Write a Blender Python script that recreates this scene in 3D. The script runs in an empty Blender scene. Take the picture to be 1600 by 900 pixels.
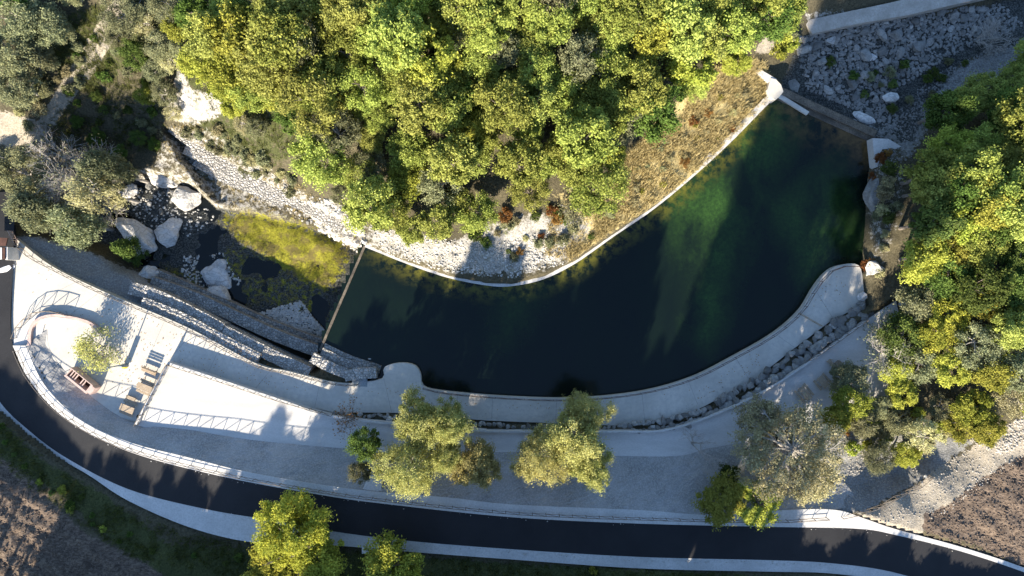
import bpy, math, random
import numpy as np
from mathutils import Vector
from mathutils.geometry import tessellate_polygon
R = math.radians
random.seed(7); RNG = np.random.default_rng(7)
sc = bpy.context.scene
# ------------------------------------------------------------------ camera, world, sun, exposure
CAMH = 85.3; PPM = 12.5
cam_d = bpy.data.cameras.new('camera'); cam = bpy.data.objects.new('camera', cam_d)
sc.collection.objects.link(cam); sc.camera = cam
cam_d.sensor_width = 36; cam_d.lens = 24; cam_d.clip_end = 2000; cam_d.clip_start = 1
cam.location = (0, 0, CAMH); cam.rotation_euler = (0, 0, 0)
SUN_EL = R(24.0); SDX, SDY = 0.36, 0.933            # shadow direction on the ground
n_ = math.hypot(SDX, SDY); SDX /= n_; SDY /= n_
world = bpy.data.worlds.new("World"); sc.world = world; world.use_nodes = True
wn = world.node_tree; bg = wn.nodes['Background']
sky = wn.nodes.new('ShaderNodeTexSky'); sky.sky_type = 'NISHITA'; sky.sun_disc = False
sky.sun_elevation = SUN_EL; sky.sun_rotation = math.atan2(-SDX, -SDY) % (2*math.pi)
sky.altitude = 300; sky.air_density = 1.0; sky.dust_density = 0.3; sky.ozone_density = 3.0
bg.inputs['Strength'].default_value = 0.105
wn.links.new(sky.outputs[0], bg.inputs['Color'])
sl = bpy.data.lights.new('sun', 'SUN'); sun = bpy.data.objects.new('sun', sl); sc.collection.objects.link(sun)
sl.energy = 5.0; sl.angle = R(0.9); sl.color = (1.0, 0.89, 0.72)
sd = Vector((SDX*math.cos(SUN_EL), SDY*math.cos(SUN_EL), -math.sin(SUN_EL)))
sun.rotation_euler = sd.to_track_quat('-Z', 'Y').to_euler(); sun.location = (-20, -60, 60)
sc.view_settings.view_transform = 'Standard'; sc.view_settings.look = 'None'
sc.view_settings.gamma = 1; sc.view_settings.exposure = 1.9
sc.render.engine = 'CYCLES'
sc.cycles.max_bounces = 5; sc.cycles.diffuse_bounces = 3; sc.cycles.glossy_bounces = 2
sc.cycles.transparent_max_bounces = 4; sc.cycles.transmission_bounces = 2
COL = bpy.data.collections.new('place'); sc.collection.children.link(COL)

# ------------------------------------------------------------------ helpers
def W(px, py, z=0.0):
    k = (CAMH - z)/CAMH
    return ((px-800)/PPM*k, (450-py)/PPM*k)
def WV(px, py, z=0.0):
    x, y = W(px, py, z); return (x, y, z)
def poly(pts, z=0.0): return [W(a, b, z) for a, b in pts]

def hash2(ix, iy, s):
    h = (ix.astype(np.int64)*374761393 + iy.astype(np.int64)*668265263 + s*974634777) & 0xffffffff
    h = ((h ^ (h >> 13))*1274126177) & 0xffffffff
    return ((h ^ (h >> 16)) & 0xffff)/65535.0
def vnoise(x, y, f, s=0):
    x = np.asarray(x, float)*f; y = np.asarray(y, float)*f
    ix = np.floor(x); iy = np.floor(y); fx = x-ix; fy = y-iy
    fx = fx*fx*(3-2*fx); fy = fy*fy*(3-2*fy)
    a = hash2(ix, iy, s); b = hash2(ix+1, iy, s); c = hash2(ix, iy+1, s); d = hash2(ix+1, iy+1, s)
    return (a*(1-fx)+b*fx)*(1-fy)+(c*(1-fx)+d*fx)*fy
def fbm(x, y, f, s=0, o=4):
    t = 0; a = 0.5
    for k in range(o): t = t + a*vnoise(x, y, f*2**k, s+k*17); a *= 0.5
    return t/(1-0.5**o)
def inpoly(x, y, P):
    x = np.asarray(x); y = np.asarray(y); r = np.zeros(x.shape, bool); n = len(P); j = n-1
    for i in range(n):
        xi, yi = P[i]; xj, yj = P[j]
        c = (yi > y) != (yj > y)
        r ^= c & (x < (xj-xi)*(y-yi)/((yj-yi) or 1e-9)+xi)
        j = i
    return r
def pdist(x, y, P, closed=True):
    x = np.asarray(x, float); y = np.asarray(y, float); d = np.full(x.shape, 1e9)
    n = len(P)
    for i in range(n if closed else n-1):
        ax, ay = P[i]; bx, by = P[(i+1) % n]
        vx, vy = bx-ax, by-ay; L = vx*vx+vy*vy or 1e-9
        t = np.clip(((x-ax)*vx+(y-ay)*vy)/L, 0, 1)
        d = np.minimum(d, np.hypot(x-ax-t*vx, y-ay-t*vy))
    return d
def sdist(x, y, P):                       # negative inside
    d = pdist(x, y, P); return np.where(inpoly(x, y, P), -d, d)
def resample(pts, n):
    p = np.array(pts, float); seg = np.hypot(*np.diff(p[:, :2], axis=0).T); s = np.concatenate([[0], np.cumsum(seg)])
    t = np.linspace(0, s[-1], n); return np.stack([np.interp(t, s, p[:, k]) for k in range(p.shape[1])], 1)
def smooth_line(pts, n):                  # Catmull-Rom then resample
    p = [np.array(q, float) for q in pts]; p = [2*p[0]-p[1]]+p+[2*p[-1]-p[-2]]; out = []
    for i in range(1, len(p)-2):
        for t in np.linspace(0, 1, 12, endpoint=False):
            a, b, c, d = p[i-1:i+3]
            out.append(0.5*(2*b+(c-a)*t+(2*a-5*b+4*c-d)*t*t+(3*b-a-3*c+d)*t**3))
    out.append(p[-2]); return resample(out, n)

class MB:
    def __init__(s): s.v = []; s.f = []
    def add(s, v, f):
        o = len(s.v); s.v += [tuple(q) for q in v]; s.f += [tuple(o+i for i in q) for q in f]; return s
    def box(s, c, size, rz=0, ax=None):
        cx, cy, cz = c; a, b, h = size[0]/2, size[1]/2, size[2]/2; co, si = math.cos(rz), math.sin(rz)
        v = [(cx+x*co-y*si, cy+x*si+y*co, cz+z) for x in (-a, a) for y in (-b, b) for z in (-h, h)]
        return s.add(v, [(0,1,3,2),(4,6,7,5),(0,4,5,1),(2,3,7,6),(0,2,6,4),(1,5,7,3)])
    def tube(s, pts, rad, n=6, cap=True):
        pts = [Vector(p) for p in pts]; m = len(pts); vs = []
        if not hasattr(rad, '__len__'): rad = [rad]*m
        for i, p in enumerate(pts):
            d = (pts[min(i+1, m-1)]-pts[max(i-1, 0)]).normalized()
            u = d.orthogonal().normalized() if i == 0 else (u - d*u.dot(d)).normalized()
            w = d.cross(u)
            for k in range(n):
                a = 2*math.pi*k/n; vs.append(p+(u*math.cos(a)+w*math.sin(a))*rad[i])
        fs = [(i*n+k, i*n+(k+1) % n, (i+1)*n+(k+1) % n, (i+1)*n+k) for i in range(m-1) for k in range(n)]
        if cap: fs += [tuple(range(n))[::-1], tuple((m-1)*n+k for k in range(n))]
        return s.add(vs, fs)
    def build(s, name, m, parent=None, smooth=False):
        me = bpy.data.meshes.new(name); me.from_pydata(s.v, [], s.f); me.update()
        if smooth: me.polygons.foreach_set('use_smooth', [True]*len(me.polygons))
        return link(name, me, m, parent)
def link(name, me, m=None, parent=None):
    if m is not None and not me.materials: me.materials.append(m)
    o = bpy.data.objects.new(name, me); COL.objects.link(o); o.parent = parent; return o
def empty(name, loc=(0,0,0), rz=0):
    o = bpy.data.objects.new(name, None); COL.objects.link(o); o.location = loc; o.rotation_euler = (0,0,rz)
    o.empty_display_size = 0.3; return o
def tag(o, label=None, cat=None, group=None, kind=None):
    if label: o['label'] = label
    if cat: o['category'] = cat
    if group: o['group'] = group
    if kind: o['kind'] = kind
    return o
def quads_mesh(name, verts, tint=None, extra=None):
    """verts (n,4,3) -> mesh of n loose quads with a face tint kept per corner"""
    n = len(verts); me = bpy.data.meshes.new(name)
    me.vertices.add(n*4); me.vertices.foreach_set('co', verts.reshape(-1).astype(np.float32))
    me.loops.add(n*4); me.loops.foreach_set('vertex_index', np.arange(n*4, dtype=np.int32))
    me.polygons.add(n); me.polygons.foreach_set('loop_start', np.arange(0, n*4, 4, dtype=np.int32))
    me.polygons.foreach_set('loop_total', np.full(n, 4, dtype=np.int32))
    if tint is not None:
        at = me.attributes.new('tint', 'FLOAT', 'FACE'); at.data.foreach_set('value', tint.astype(np.float32))
    me.update(calc_edges=True); me.validate(); return me

# ------------------------------------------------------------------ materials
def newmat(name):
    m = bpy.data.materials.new(name); m.use_nodes = True; nt = m.node_tree
    return m, nt, nt.nodes['Principled BSDF']
def N(nt, t, **kw):
    n = nt.nodes.new(t)
    for k, v in kw.items():
        if k in n.inputs.keys() if hasattr(n.inputs, 'keys') else False: n.inputs[k].default_value = v
        else: setattr(n, k, v)
    return n
def noise(nt, scale, detail=5, rough=0.6, vec=None, dist=0.0):
    n = nt.nodes.new('ShaderNodeTexNoise'); n.inputs['Scale'].default_value = scale
    n.inputs['Detail'].default_value = detail; n.inputs['Roughness'].default_value = rough; n.inputs['Distortion'].default_value = dist
    if vec is not None: nt.links.new(vec, n.inputs['Vector'])
    return n.outputs['Fac']
def ramp(nt, fac, stops):
    r = nt.nodes.new('ShaderNodeValToRGB'); e = r.color_ramp.elements
    while len(e) < len(stops): e.new(0.5)
    for q, (p, c) in zip(e, stops):
        q.position = p; q.color = (c, c, c, 1) if not hasattr(c, '__len__') else (*c, 1)
    nt.links.new(fac, r.inputs[0]); return r.outputs['Color']
def mix(nt, f, a, b, mode='MIX'):
    n = nt.nodes.new('ShaderNodeMix'); n.data_type = 'RGBA'; n.blend_type = mode
    for v, i in ((f, 0), (a, 6), (b, 7)):
        if isinstance(v, (int, float)): n.inputs[i].default_value = v
        elif isinstance(v, tuple): n.inputs[i].default_value = (*v, 1)
        else: nt.links.new(v, n.inputs[i])
    return n.outputs[2]
def pos(nt): return nt.nodes.new('ShaderNodeNewGeometry').outputs['Position']
def mapping(nt, vec, sc_=(1,1,1), rot=(0,0,0)):
    m = nt.nodes.new('ShaderNodeMapping'); m.inputs['Scale'].default_value = sc_; m.inputs['Rotation'].default_value = rot
    nt.links.new(vec, m.inputs['Vector']); return m.outputs['Vector']
def bump(nt, b, h, strength=0.5, dist=0.1):
    n = nt.nodes.new('ShaderNodeBump'); n.inputs['Strength'].default_value = strength; n.inputs['Distance'].default_value = dist
    nt.links.new(h, n.inputs['Height']); nt.links.new(n.outputs[0], b.inputs['Normal'])
def attr(nt, name, out='Fac'):
    a = nt.nodes.new('ShaderNodeAttribute'); a.attribute_name = name; return a.outputs[out]
def math_(nt, op, a, b=None):
    n = nt.nodes.new('ShaderNodeMath'); n.operation = op
    for i, v in enumerate((a, b)):
        if v is None: continue
        if isinstance(v, (int, float)): n.inputs[i].default_value = v
        else: nt.links.new(v, n.inputs[i])
    return n.outputs[0]
def setc(nt, b, col, rough=0.9, spec=0.2):
    if isinstance(col, tuple): b.inputs['Base Color'].default_value = (*col, 1)
    else: nt.links.new(col, b.inputs['Base Color'])
    b.inputs['Roughness'].default_value = rough; b.inputs['Specular IOR Level'].default_value = spec
M = {}
def mottled(name, c1, c2, s1=0.6, s2=9, c3=None, rough=0.9, bs=0.4, bd=0.05, stretch=None):
    m, nt, b = newmat(name); p = pos(nt)
    if stretch: p = mapping(nt, p, *stretch)
    a = ramp(nt, noise(nt, s1, 6, 0.65, p), [(0.35, c1), (0.65, c2)])
    f = noise(nt, s2, 4, 0.7, p)
    col = mix(nt, ramp(nt, f, [(0.42, 0.0), (0.7, 0.8)]), a, c3 or tuple(x*0.6 for x in c1))
    setc(nt, b, col, rough); bump(nt, b, f, bs, bd); M[name] = m; return m
def stones(name, c1, c2, cd, scale=2.6, stretch=None, bd=0.12):   # packed stones: voronoi cells with dark joints
    m, nt, b = newmat(name); p = pos(nt)
    if stretch: p = mapping(nt, p, *stretch)
    v = nt.nodes.new('ShaderNodeTexVoronoi'); v.inputs['Scale'].default_value = scale; nt.links.new(p, v.inputs['Vector'])
    e = nt.nodes.new('ShaderNodeTexVoronoi'); e.feature = 'DISTANCE_TO_EDGE'; e.inputs['Scale'].default_value = scale; nt.links.new(p, e.inputs['Vector'])
    bw = nt.nodes.new('ShaderNodeRGBToBW'); nt.links.new(v.outputs['Color'], bw.inputs[0])
    base = ramp(nt, bw.outputs[0], [(0.2, c1), (0.8, c2)])
    base = mix(nt, ramp(nt, noise(nt, 0.5, 4, 0.6, p), [(0.4, 0.0), (0.7, 0.5)]), base, tuple(x*0.6 for x in c1))
    col = mix(nt, ramp(nt, e.outputs['Distance'], [(0.0, 1.0), (0.09, 0.0)]), base, cd)
    setc(nt, b, col, 0.9); bump(nt, b, ramp(nt, e.outputs['Distance'], [(0.0, 0.0), (0.3, 1.0)]), 0.8, bd); M[name] = m; return m
mottled('concrete', (0.40, 0.375, 0.325), (0.51, 0.48, 0.42), 0.28, 2.2, (0.36, 0.345, 0.32), 0.85, 0.15, 0.01)
mottled('concrete_pale', (0.42, 0.41, 0.39), (0.54, 0.525, 0.50), 0.3, 5, (0.33, 0.32, 0.30), 0.9, 0.2, 0.02)
mottled('gravel_white', (0.40, 0.385, 0.36), (0.51, 0.495, 0.465), 0.35, 7, (0.33, 0.32, 0.31), 0.95, 0.6, 0.04, ((0.5, 2.2, 1), (0, 0, R(28))))
mottled('gravel_grey', (0.18, 0.175, 0.165), (0.29, 0.28, 0.265), 0.3, 6, (0.40, 0.39, 0.37), 0.95, 0.8, 0.06)
mottled('asphalt', (0.010, 0.010, 0.012), (0.017, 0.017, 0.019), 0.25, 14, (0.030, 0.030, 0.031), 0.75, 0.25, 0.01)
mottled('road_line', (0.35, 0.33, 0.30), (0.5, 0.48, 0.44), 1.0, 10)
mottled('track', (0.28, 0.255, 0.22), (0.42, 0.385, 0.34), 0.5, 5, (0.25, 0.23, 0.19), 0.95, 0.5, 0.04)
mottled('wood', (0.30, 0.23, 0.155), (0.42, 0.34, 0.25), 2.0, 12, (0.2, 0.15, 0.1), 0.8, 0.3, 0.01)
mottled('wood_fence', (0.15, 0.125, 0.10), (0.24, 0.20, 0.165), 2.0, 12, None, 0.85, 0.3, 0.01)
mottled('wood_pink', (0.42, 0.30, 0.26), (0.52, 0.40, 0.35), 1.5, 12, None, 0.8, 0.2, 0.01)
mottled('wood_dark', (0.06, 0.03, 0.022), (0.11, 0.055, 0.04), 1.5, 12, None, 0.8, 0.2, 0.01)
mottled('bark', (0.13, 0.105, 0.085), (0.22, 0.19, 0.16), 1.5, 10, None, 0.95, 0.6, 0.03)
mottled('bark_pale', (0.30, 0.27, 0.235), (0.45, 0.42, 0.38), 1.5, 10, None, 0.95, 0.4, 0.02)
mottled('metal_grey', (0.20, 0.23, 0.24), (0.28, 0.31, 0.32), 1.5, 8, None, 0.5, 0.1, 0.005)
mottled('yellow_paint', (0.62, 0.50, 0.04), (0.70, 0.56, 0.06), 2, 10, None, 0.5, 0.1, 0.005)
mottled('hole_shade_black', (0.012, 0.012, 0.012), (0.02, 0.02, 0.02), 2, 10)  # near-black colour that paints the shade inside openings
mottled('orange_tile', (0.25, 0.12, 0.08), (0.36, 0.19, 0.13), 2, 10)
mottled('plaster', (0.60, 0.57, 0.52), (0.72, 0.69, 0.64), 1, 10)
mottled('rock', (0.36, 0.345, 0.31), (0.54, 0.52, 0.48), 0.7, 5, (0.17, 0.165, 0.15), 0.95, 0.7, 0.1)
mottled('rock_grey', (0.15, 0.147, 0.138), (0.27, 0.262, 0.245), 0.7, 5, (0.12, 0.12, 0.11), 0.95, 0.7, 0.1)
mottled('clod', (0.08, 0.06, 0.046), (0.17, 0.13, 0.10), 1.2, 6, None, 0.95, 0.6, 0.05)
mottled('white_cloth', (0.62, 0.62, 0.62), (0.72, 0.72, 0.71), 2, 6, None, 0.8, 0.4, 0.05)
mottled('algae', (0.09, 0.095, 0.012), (0.15, 0.14, 0.02), 1.2, 6, (0.05, 0.06, 0.01), 0.8, 0.5, 0.05)
mottled('weir_stain', (0.07, 0.06, 0.048), (0.19, 0.155, 0.115), 0.55, 6, (0.03, 0.026, 0.02), 0.6, 0.4, 0.03)
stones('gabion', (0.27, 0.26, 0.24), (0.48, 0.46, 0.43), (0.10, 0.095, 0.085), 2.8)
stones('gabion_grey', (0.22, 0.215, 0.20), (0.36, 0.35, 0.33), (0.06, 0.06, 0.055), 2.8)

# rocks take their tone from each object's own random value
def rockmat(name, lo, hi, dark):
    m, nt, b = newmat(name); p = pos(nt); oi = nt.nodes.new('ShaderNodeObjectInfo')
    a = ramp(nt, oi.outputs['Random'], [(0.0, lo), (1.0, hi)])
    f = noise(nt, 3.5, 6, 0.7, p); g = noise(nt, 0.9, 4, 0.6, p)
    col = mix(nt, ramp(nt, f, [(0.5, 0.0), (0.72, 0.75)]), a, dark)
    col = mix(nt, ramp(nt, g, [(0.5, 0.0), (0.7, 0.55)]), col, tuple(x*0.55 for x in lo))
    e = nt.nodes.new('ShaderNodeTexVoronoi'); e.feature = 'DISTANCE_TO_EDGE'; e.inputs['Scale'].default_value = 0.8; nt.links.new(mapping(nt, p, (1, 1.8, 1), (0, 0, 0.5)), e.inputs['Vector'])
    ck = ramp(nt, math_(nt, 'ADD', e.outputs['Distance'], math_(nt, 'MULTIPLY', f, 0.06)), [(0.035, 1.0), (0.06, 0.0)])
    col = mix(nt, math_(nt, 'MULTIPLY', ck, 0.7), col, dark)
    setc(nt, b, col, 0.95); bump(nt, b, f, 0.9, 0.25); M[name] = m
rockmat('stone', (0.12, 0.118, 0.112), (0.36, 0.35, 0.325), (0.14, 0.135, 0.12))
rockmat('boulder', (0.48, 0.465, 0.44), (0.62, 0.60, 0.57), (0.20, 0.19, 0.17))

def leafmat(name, c_lo, c_hi, c_alt, alt=0.25, trans=0.38):
    m, nt, b = newmat(name); nt.nodes.remove(b); out = nt.nodes['Material Output']
    oi = nt.nodes.new('ShaderNodeObjectInfo'); t = attr(nt, 'tint')
    c = ramp(nt, t, [(0.0, c_lo), (1.0, c_hi)])
    c = mix(nt, ramp(nt, oi.outputs['Random'], [(0.35, 0.0), (1.0, alt*2)]), c, c_alt)
    # brightness shift per tree
    hsv = nt.nodes.new('ShaderNodeHueSaturation'); nt.links.new(c, hsv.inputs['Color'])
    r2 = math_(nt, 'FRACT', math_(nt, 'MULTIPLY', oi.outputs['Random'], 7.31))
    nt.links.new(math_(nt, 'ADD', math_(nt, 'MULTIPLY', r2, 0.55), 0.72), hsv.inputs['Value'])
    nt.links.new(math_(nt, 'ADD', math_(nt, 'MULTIPLY', r2, 0.03), 0.485), hsv.inputs['Hue'])
    c = hsv.outputs[0]
    d = nt.nodes.new('ShaderNodeBsdfDiffuse'); tr = nt.nodes.new('ShaderNodeBsdfTranslucent')
    nt.links.new(c, d.inputs[0]); nt.links.new(c, tr.inputs[0])
    ms = nt.nodes.new('ShaderNodeMixShader'); ms.inputs[0].default_value = trans
    nt.links.new(d.outputs[0], ms.inputs[1]); nt.links.new(tr.outputs[0], ms.inputs[2]); nt.links.new(ms.outputs[0], out.inputs[0])
    M[name] = m
leafmat('leaf_oak', (0.155, 0.195, 0.042), (0.38, 0.42, 0.10), (0.39, 0.38, 0.11))
leafmat('leaf_dark', (0.055, 0.095, 0.022), (0.14, 0.20, 0.045), (0.16, 0.19, 0.06))
leafmat('leaf_bright', (0.19, 0.235, 0.038), (0.42, 0.445, 0.085), (0.42, 0.38, 0.075))
leafmat('leaf_yellow', (0.17, 0.18, 0.03), (0.42, 0.38, 0.07), (0.34, 0.33, 0.05))
leafmat('leaf_willow', (0.20, 0.22, 0.06), (0.50, 0.48, 0.18), (0.46, 0.38, 0.16))
leafmat('leaf_grey', (0.14, 0.155, 0.085), (0.30, 0.31, 0.17), (0.27, 0.25, 0.13))
leafmat('leaf_tan', (0.27, 0.25, 0.13), (0.54, 0.50, 0.28), (0.45, 0.42, 0.22))
leafmat('leaf_rust', (0.16, 0.07, 0.025), (0.30, 0.15, 0.05), (0.28, 0.20, 0.06))
leafmat('grass_dry', (0.28, 0.23, 0.09), (0.64, 0.55, 0.27), (0.46, 0.36, 0.14), 0.1, 0.15)
leafmat('grass_green', (0.05, 0.065, 0.018), (0.14, 0.15, 0.045), (0.15, 0.13, 0.05), 0.1)

# ground sheet: masks kept per vertex say which soil lies where
def ground_mat():
    m, nt, b = newmat('ground_cover'); p = pos(nt)
    n1 = noise(nt, 0.7, 7, 0.7, p); n2 = noise(nt, 5, 6, 0.75, p); n3 = noise(nt, 1.8, 5, 0.7, p)
    soil = mix(nt, ramp(nt, n2, [(0.35, 0.0), (0.65, 1.0)]), (0.035, 0.032, 0.02), (0.11, 0.095, 0.06))
    rock = mix(nt, ramp(nt, n2, [(0.38, 0.0), (0.62, 1.0)]), (0.17, 0.158, 0.138), (0.43, 0.41, 0.37))
    rock = mix(nt, ramp(nt, n1, [(0.52, 0.0), (0.66, 0.65)]), rock, (0.22, 0.20, 0.13))
    dry = mix(nt, ramp(nt, n2, [(0.35, 0.0), (0.65, 1.0)]), (0.24, 0.19, 0.08), (0.52, 0.43, 0.22))
    green = mix(nt, ramp(nt, n2, [(0.35, 0.0), (0.65, 1.0)]), (0.022, 0.028, 0.010), (0.085, 0.090, 0.035))
    moss = mix(nt, ramp(nt, n2, [(0.35, 0.0), (0.65, 1.0)]), (0.07, 0.075, 0.01), (0.27, 0.25, 0.03))
    moss = mix(nt, ramp(nt, n1, [(0.47, 0.0), (0.58, 0.8)]), moss, (0.10, 0.078, 0.035))
    fld = mapping(nt, p, (1, 2.6, 1), (0, 0, R(33)))
    nf = noise(nt, 1.7, 8, 0.8, fld)
    field = mix(nt, ramp(nt, nf, [(0.4, 0.0), (0.6, 1.0)]), (0.060, 0.044, 0.034), (0.18, 0.138, 0.104))
    bed = mix(nt, ramp(nt, n2, [(0.45, 0.0), (0.65, 1.0)]), (0.022, 0.024, 0.022), (0.13, 0.13, 0.12))
    grav = mix(nt, ramp(nt, n2, [(0.42, 0.0), (0.68, 1.0)]), (0.16, 0.158, 0.15), (0.33, 0.325, 0.31))
    tan = mix(nt, ramp(nt, n2, [(0.35, 0.0), (0.65, 1.0)]), (0.19, 0.165, 0.125), (0.36, 0.32, 0.26))
    col = soil
    nz = math_(nt, 'SUBTRACT', n3, 0.5)
    for a, c in (('m_grav', grav), ('m_green', green), ('m_dry', dry), ('m_tan', tan), ('m_rock', rock), ('m_field', field), ('m_bed', bed), ('m_moss', moss)):
        f = math_(nt, 'ADD', attr(nt, a), math_(nt, 'MULTIPLY', nz, 1.5))
        f = math_(nt, 'MULTIPLY', ramp(nt, f, [(0.42, 0.0), (0.6, 1.0)]), ramp(nt, attr(nt, a), [(0.02, 0.0), (0.2, 1.0)]))
        col = mix(nt, f, col, c)
    setc(nt, b, col, 0.95, 0.1); bump(nt, b, n2, 0.8, 0.15); return m
M['ground'] = ground_mat()

def water_mat(name, deep, green, amt):
    m, nt, b = newmat(name); p = pos(nt)
    w = mapping(nt, p, (1, 0.55, 1), (0, 0, R(-20)))
    n1 = noise(nt, 0.16, 5, 0.6, w); n2 = noise(nt, 2.2, 6, 0.75, p)
    f = math_(nt, 'MULTIPLY', ramp(nt, n1, [(0.42, 0.15), (0.62, 1.0)]), ramp(nt, n2, [(0.3, 0.25), (0.7, 1.0)]))
    col = mix(nt, math_(nt, 'MULTIPLY', f, math_(nt, 'ADD', math_(nt, 'MULTIPLY', attr(nt, 'weed'), 0.9*amt), 0.045)), deep, green)  # weed mask also carries sunlit green bands painted into the water colour
    e = attr(nt, 'edge'); f2 = math_(nt, 'MULTIPLY', e, ramp(nt, noise(nt, 0.9, 5, 0.7, p), [(0.42, 0.0), (0.6, 1.0)]))
    col = mix(nt, f2, col, (0.10, 0.095, 0.014))
    e2 = attr(nt, 'edge2'); f3 = math_(nt, 'MULTIPLY', e2, ramp(nt, noise(nt, 0.5, 4, 0.7, p), [(0.42, 0.0), (0.65, 1.0)]))
    col = mix(nt, f3, col, (0.14, 0.085, 0.03))
    setc(nt, b, col, 0.12, 0.5); b.inputs['IOR'].default_value = 1.33
    bump(nt, b, noise(nt, 2.2, 4, 0.6, p), 0.18, 0.05); M[name] = m
water_mat('pond_water', (0.0028, 0.0060, 0.0052), (0.035, 0.085, 0.016), 1.0)
water_mat('stream_water', (0.006, 0.007, 0.006), (0.02, 0.022, 0.008), 0.8)

# ------------------------------------------------------------------ outlines (in photo pixels, each at its own level)
ZP, ZU, ZW, ZS = 0.0, 0.85, -0.9, -5.3           # plaza, upper path, pond, stream bed
def roadz(x): return np.interp(x, [-64, -57, -50, -36, -20, 200], [0.05, 0.9, 1.8, 2.6, 3.0, 3.0])
road_up = [(24, 300), (21, 400), (18, 530), (45, 592), (100, 652), (200, 705), (350, 745), (500, 773), (600, 787), (800, 808), (1000, 818), (1200, 823), (1330, 825), (1400, 835), (1500, 860), (1600, 893), (1720, 940)]
road_dn = [(-60, 300), (-55, 430), (-40, 560), (0, 628), (40, 668), (100, 713), (200, 764), (320, 795), (420, 812), (520, 830), (640, 845), (800, 858), (1000, 870), (1200, 875), (1300, 880), (1400, 895), (1520, 935), (1700, 1010)]
verge_in = [(46, 500), (40, 540), (70, 602), (125, 655), (200, 690), (300, 716), (400, 740), (550, 764), (700, 777), (800, 788), (1000, 797), (1100, 804), (1200, 798), (1300, 796), (1350, 810), (1400, 827), (1500, 854), (1600, 887), (1720, 934)]
slope_bot = [(74, 515), (78, 545), (102, 580), (150, 625), (210, 660), (300, 672), (400, 688), (550, 702), (600, 710), (800, 706), (960, 712), (1060, 712), (1110, 700), (1200, 690), (1270, 720), (1320, 755), (1345, 792)]
ext_low = [(-70, 300), (-64, 430), (-48, 568), (-6, 638), (40, 678), (90, 714), (140, 743), (200, 782), (300, 825), (400, 848), (520, 852), (640, 862), (800, 874), (1000, 888), (1200, 893), (1300, 896), (1400, 912), (1520, 950), (1700, 1030)]
plaza_px = [(24, 372), (80, 415), (150, 450), (215, 478), (300, 515), (400, 568), (450, 580), (530, 598), (595, 592), (600, 574), (625, 567), (648, 571), (657, 585), (662, 604), (700, 612), (800, 620), (900, 622), (1000, 612), (1080, 590), (1150, 555), (1210, 520), (1250, 485), (1272, 450), (1290, 427), (1310, 415), (1342, 415), (1350, 455),
            (1352, 475), (1300, 500), (1240, 545), (1180, 592), (1100, 635), (1050, 657), (960, 665), (860, 661), (760, 657), (620, 645), (520, 644), (430, 623), (340, 600), (270, 573), (222, 668), (190, 668), (130, 625), (90, 590), (60, 540), (52, 505), (40, 540), (17, 545), (20, 400)]
upper_px = [(265, 568), (340, 592), (430, 622), (520, 650), (640, 664), (760, 674), (960, 674), (1060, 667), (1200, 607), (1350, 502), (1400, 470), (1420, 560), (1400, 650), (1350, 660), (1300, 650), (1200, 680), (1110, 712), (1060, 725), (960, 725), (800, 720), (600, 725), (400, 700), (300, 685), (216, 665)]
pond_px = [(570, 386), (640, 414), (700, 434), (760, 446), (800, 447), (850, 436), (900, 411), (960, 369), (1020, 328), (1080, 279), (1140, 224), (1200, 163), (1213, 152), (1290, 184), (1364, 218), (1354, 290), (1352, 350), (1345, 420), (1300, 440), (1250, 500), (1150, 570), (1000, 630), (900, 640), (800, 640), (660, 620), (590, 600), (503, 546)]
stream_px = [(566, 388), (540, 375), (470, 350), (400, 335), (340, 325), (300, 292), (240, 280), (160, 285), (60, 320), (5, 345), (5, 365), (60, 350), (130, 372), (180, 385), (210, 412), (250, 430), (330, 475), (420, 520), (505, 565), (520, 520)]
bed_px = [(1213, 140), (1250, 60), (1400, 30), (1500, 20), (1640, -20), (1640, 60), (1500, 100), (1450, 160), (1410, 230), (1370, 225), (1290, 178)]
PLAZA = poly(plaza_px, ZP); UPPER = poly(upper_px, ZU); POND = poly(pond_px, ZW); STREAM = poly(stream_px, ZS); BED = poly(bed_px, -1.8)

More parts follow.
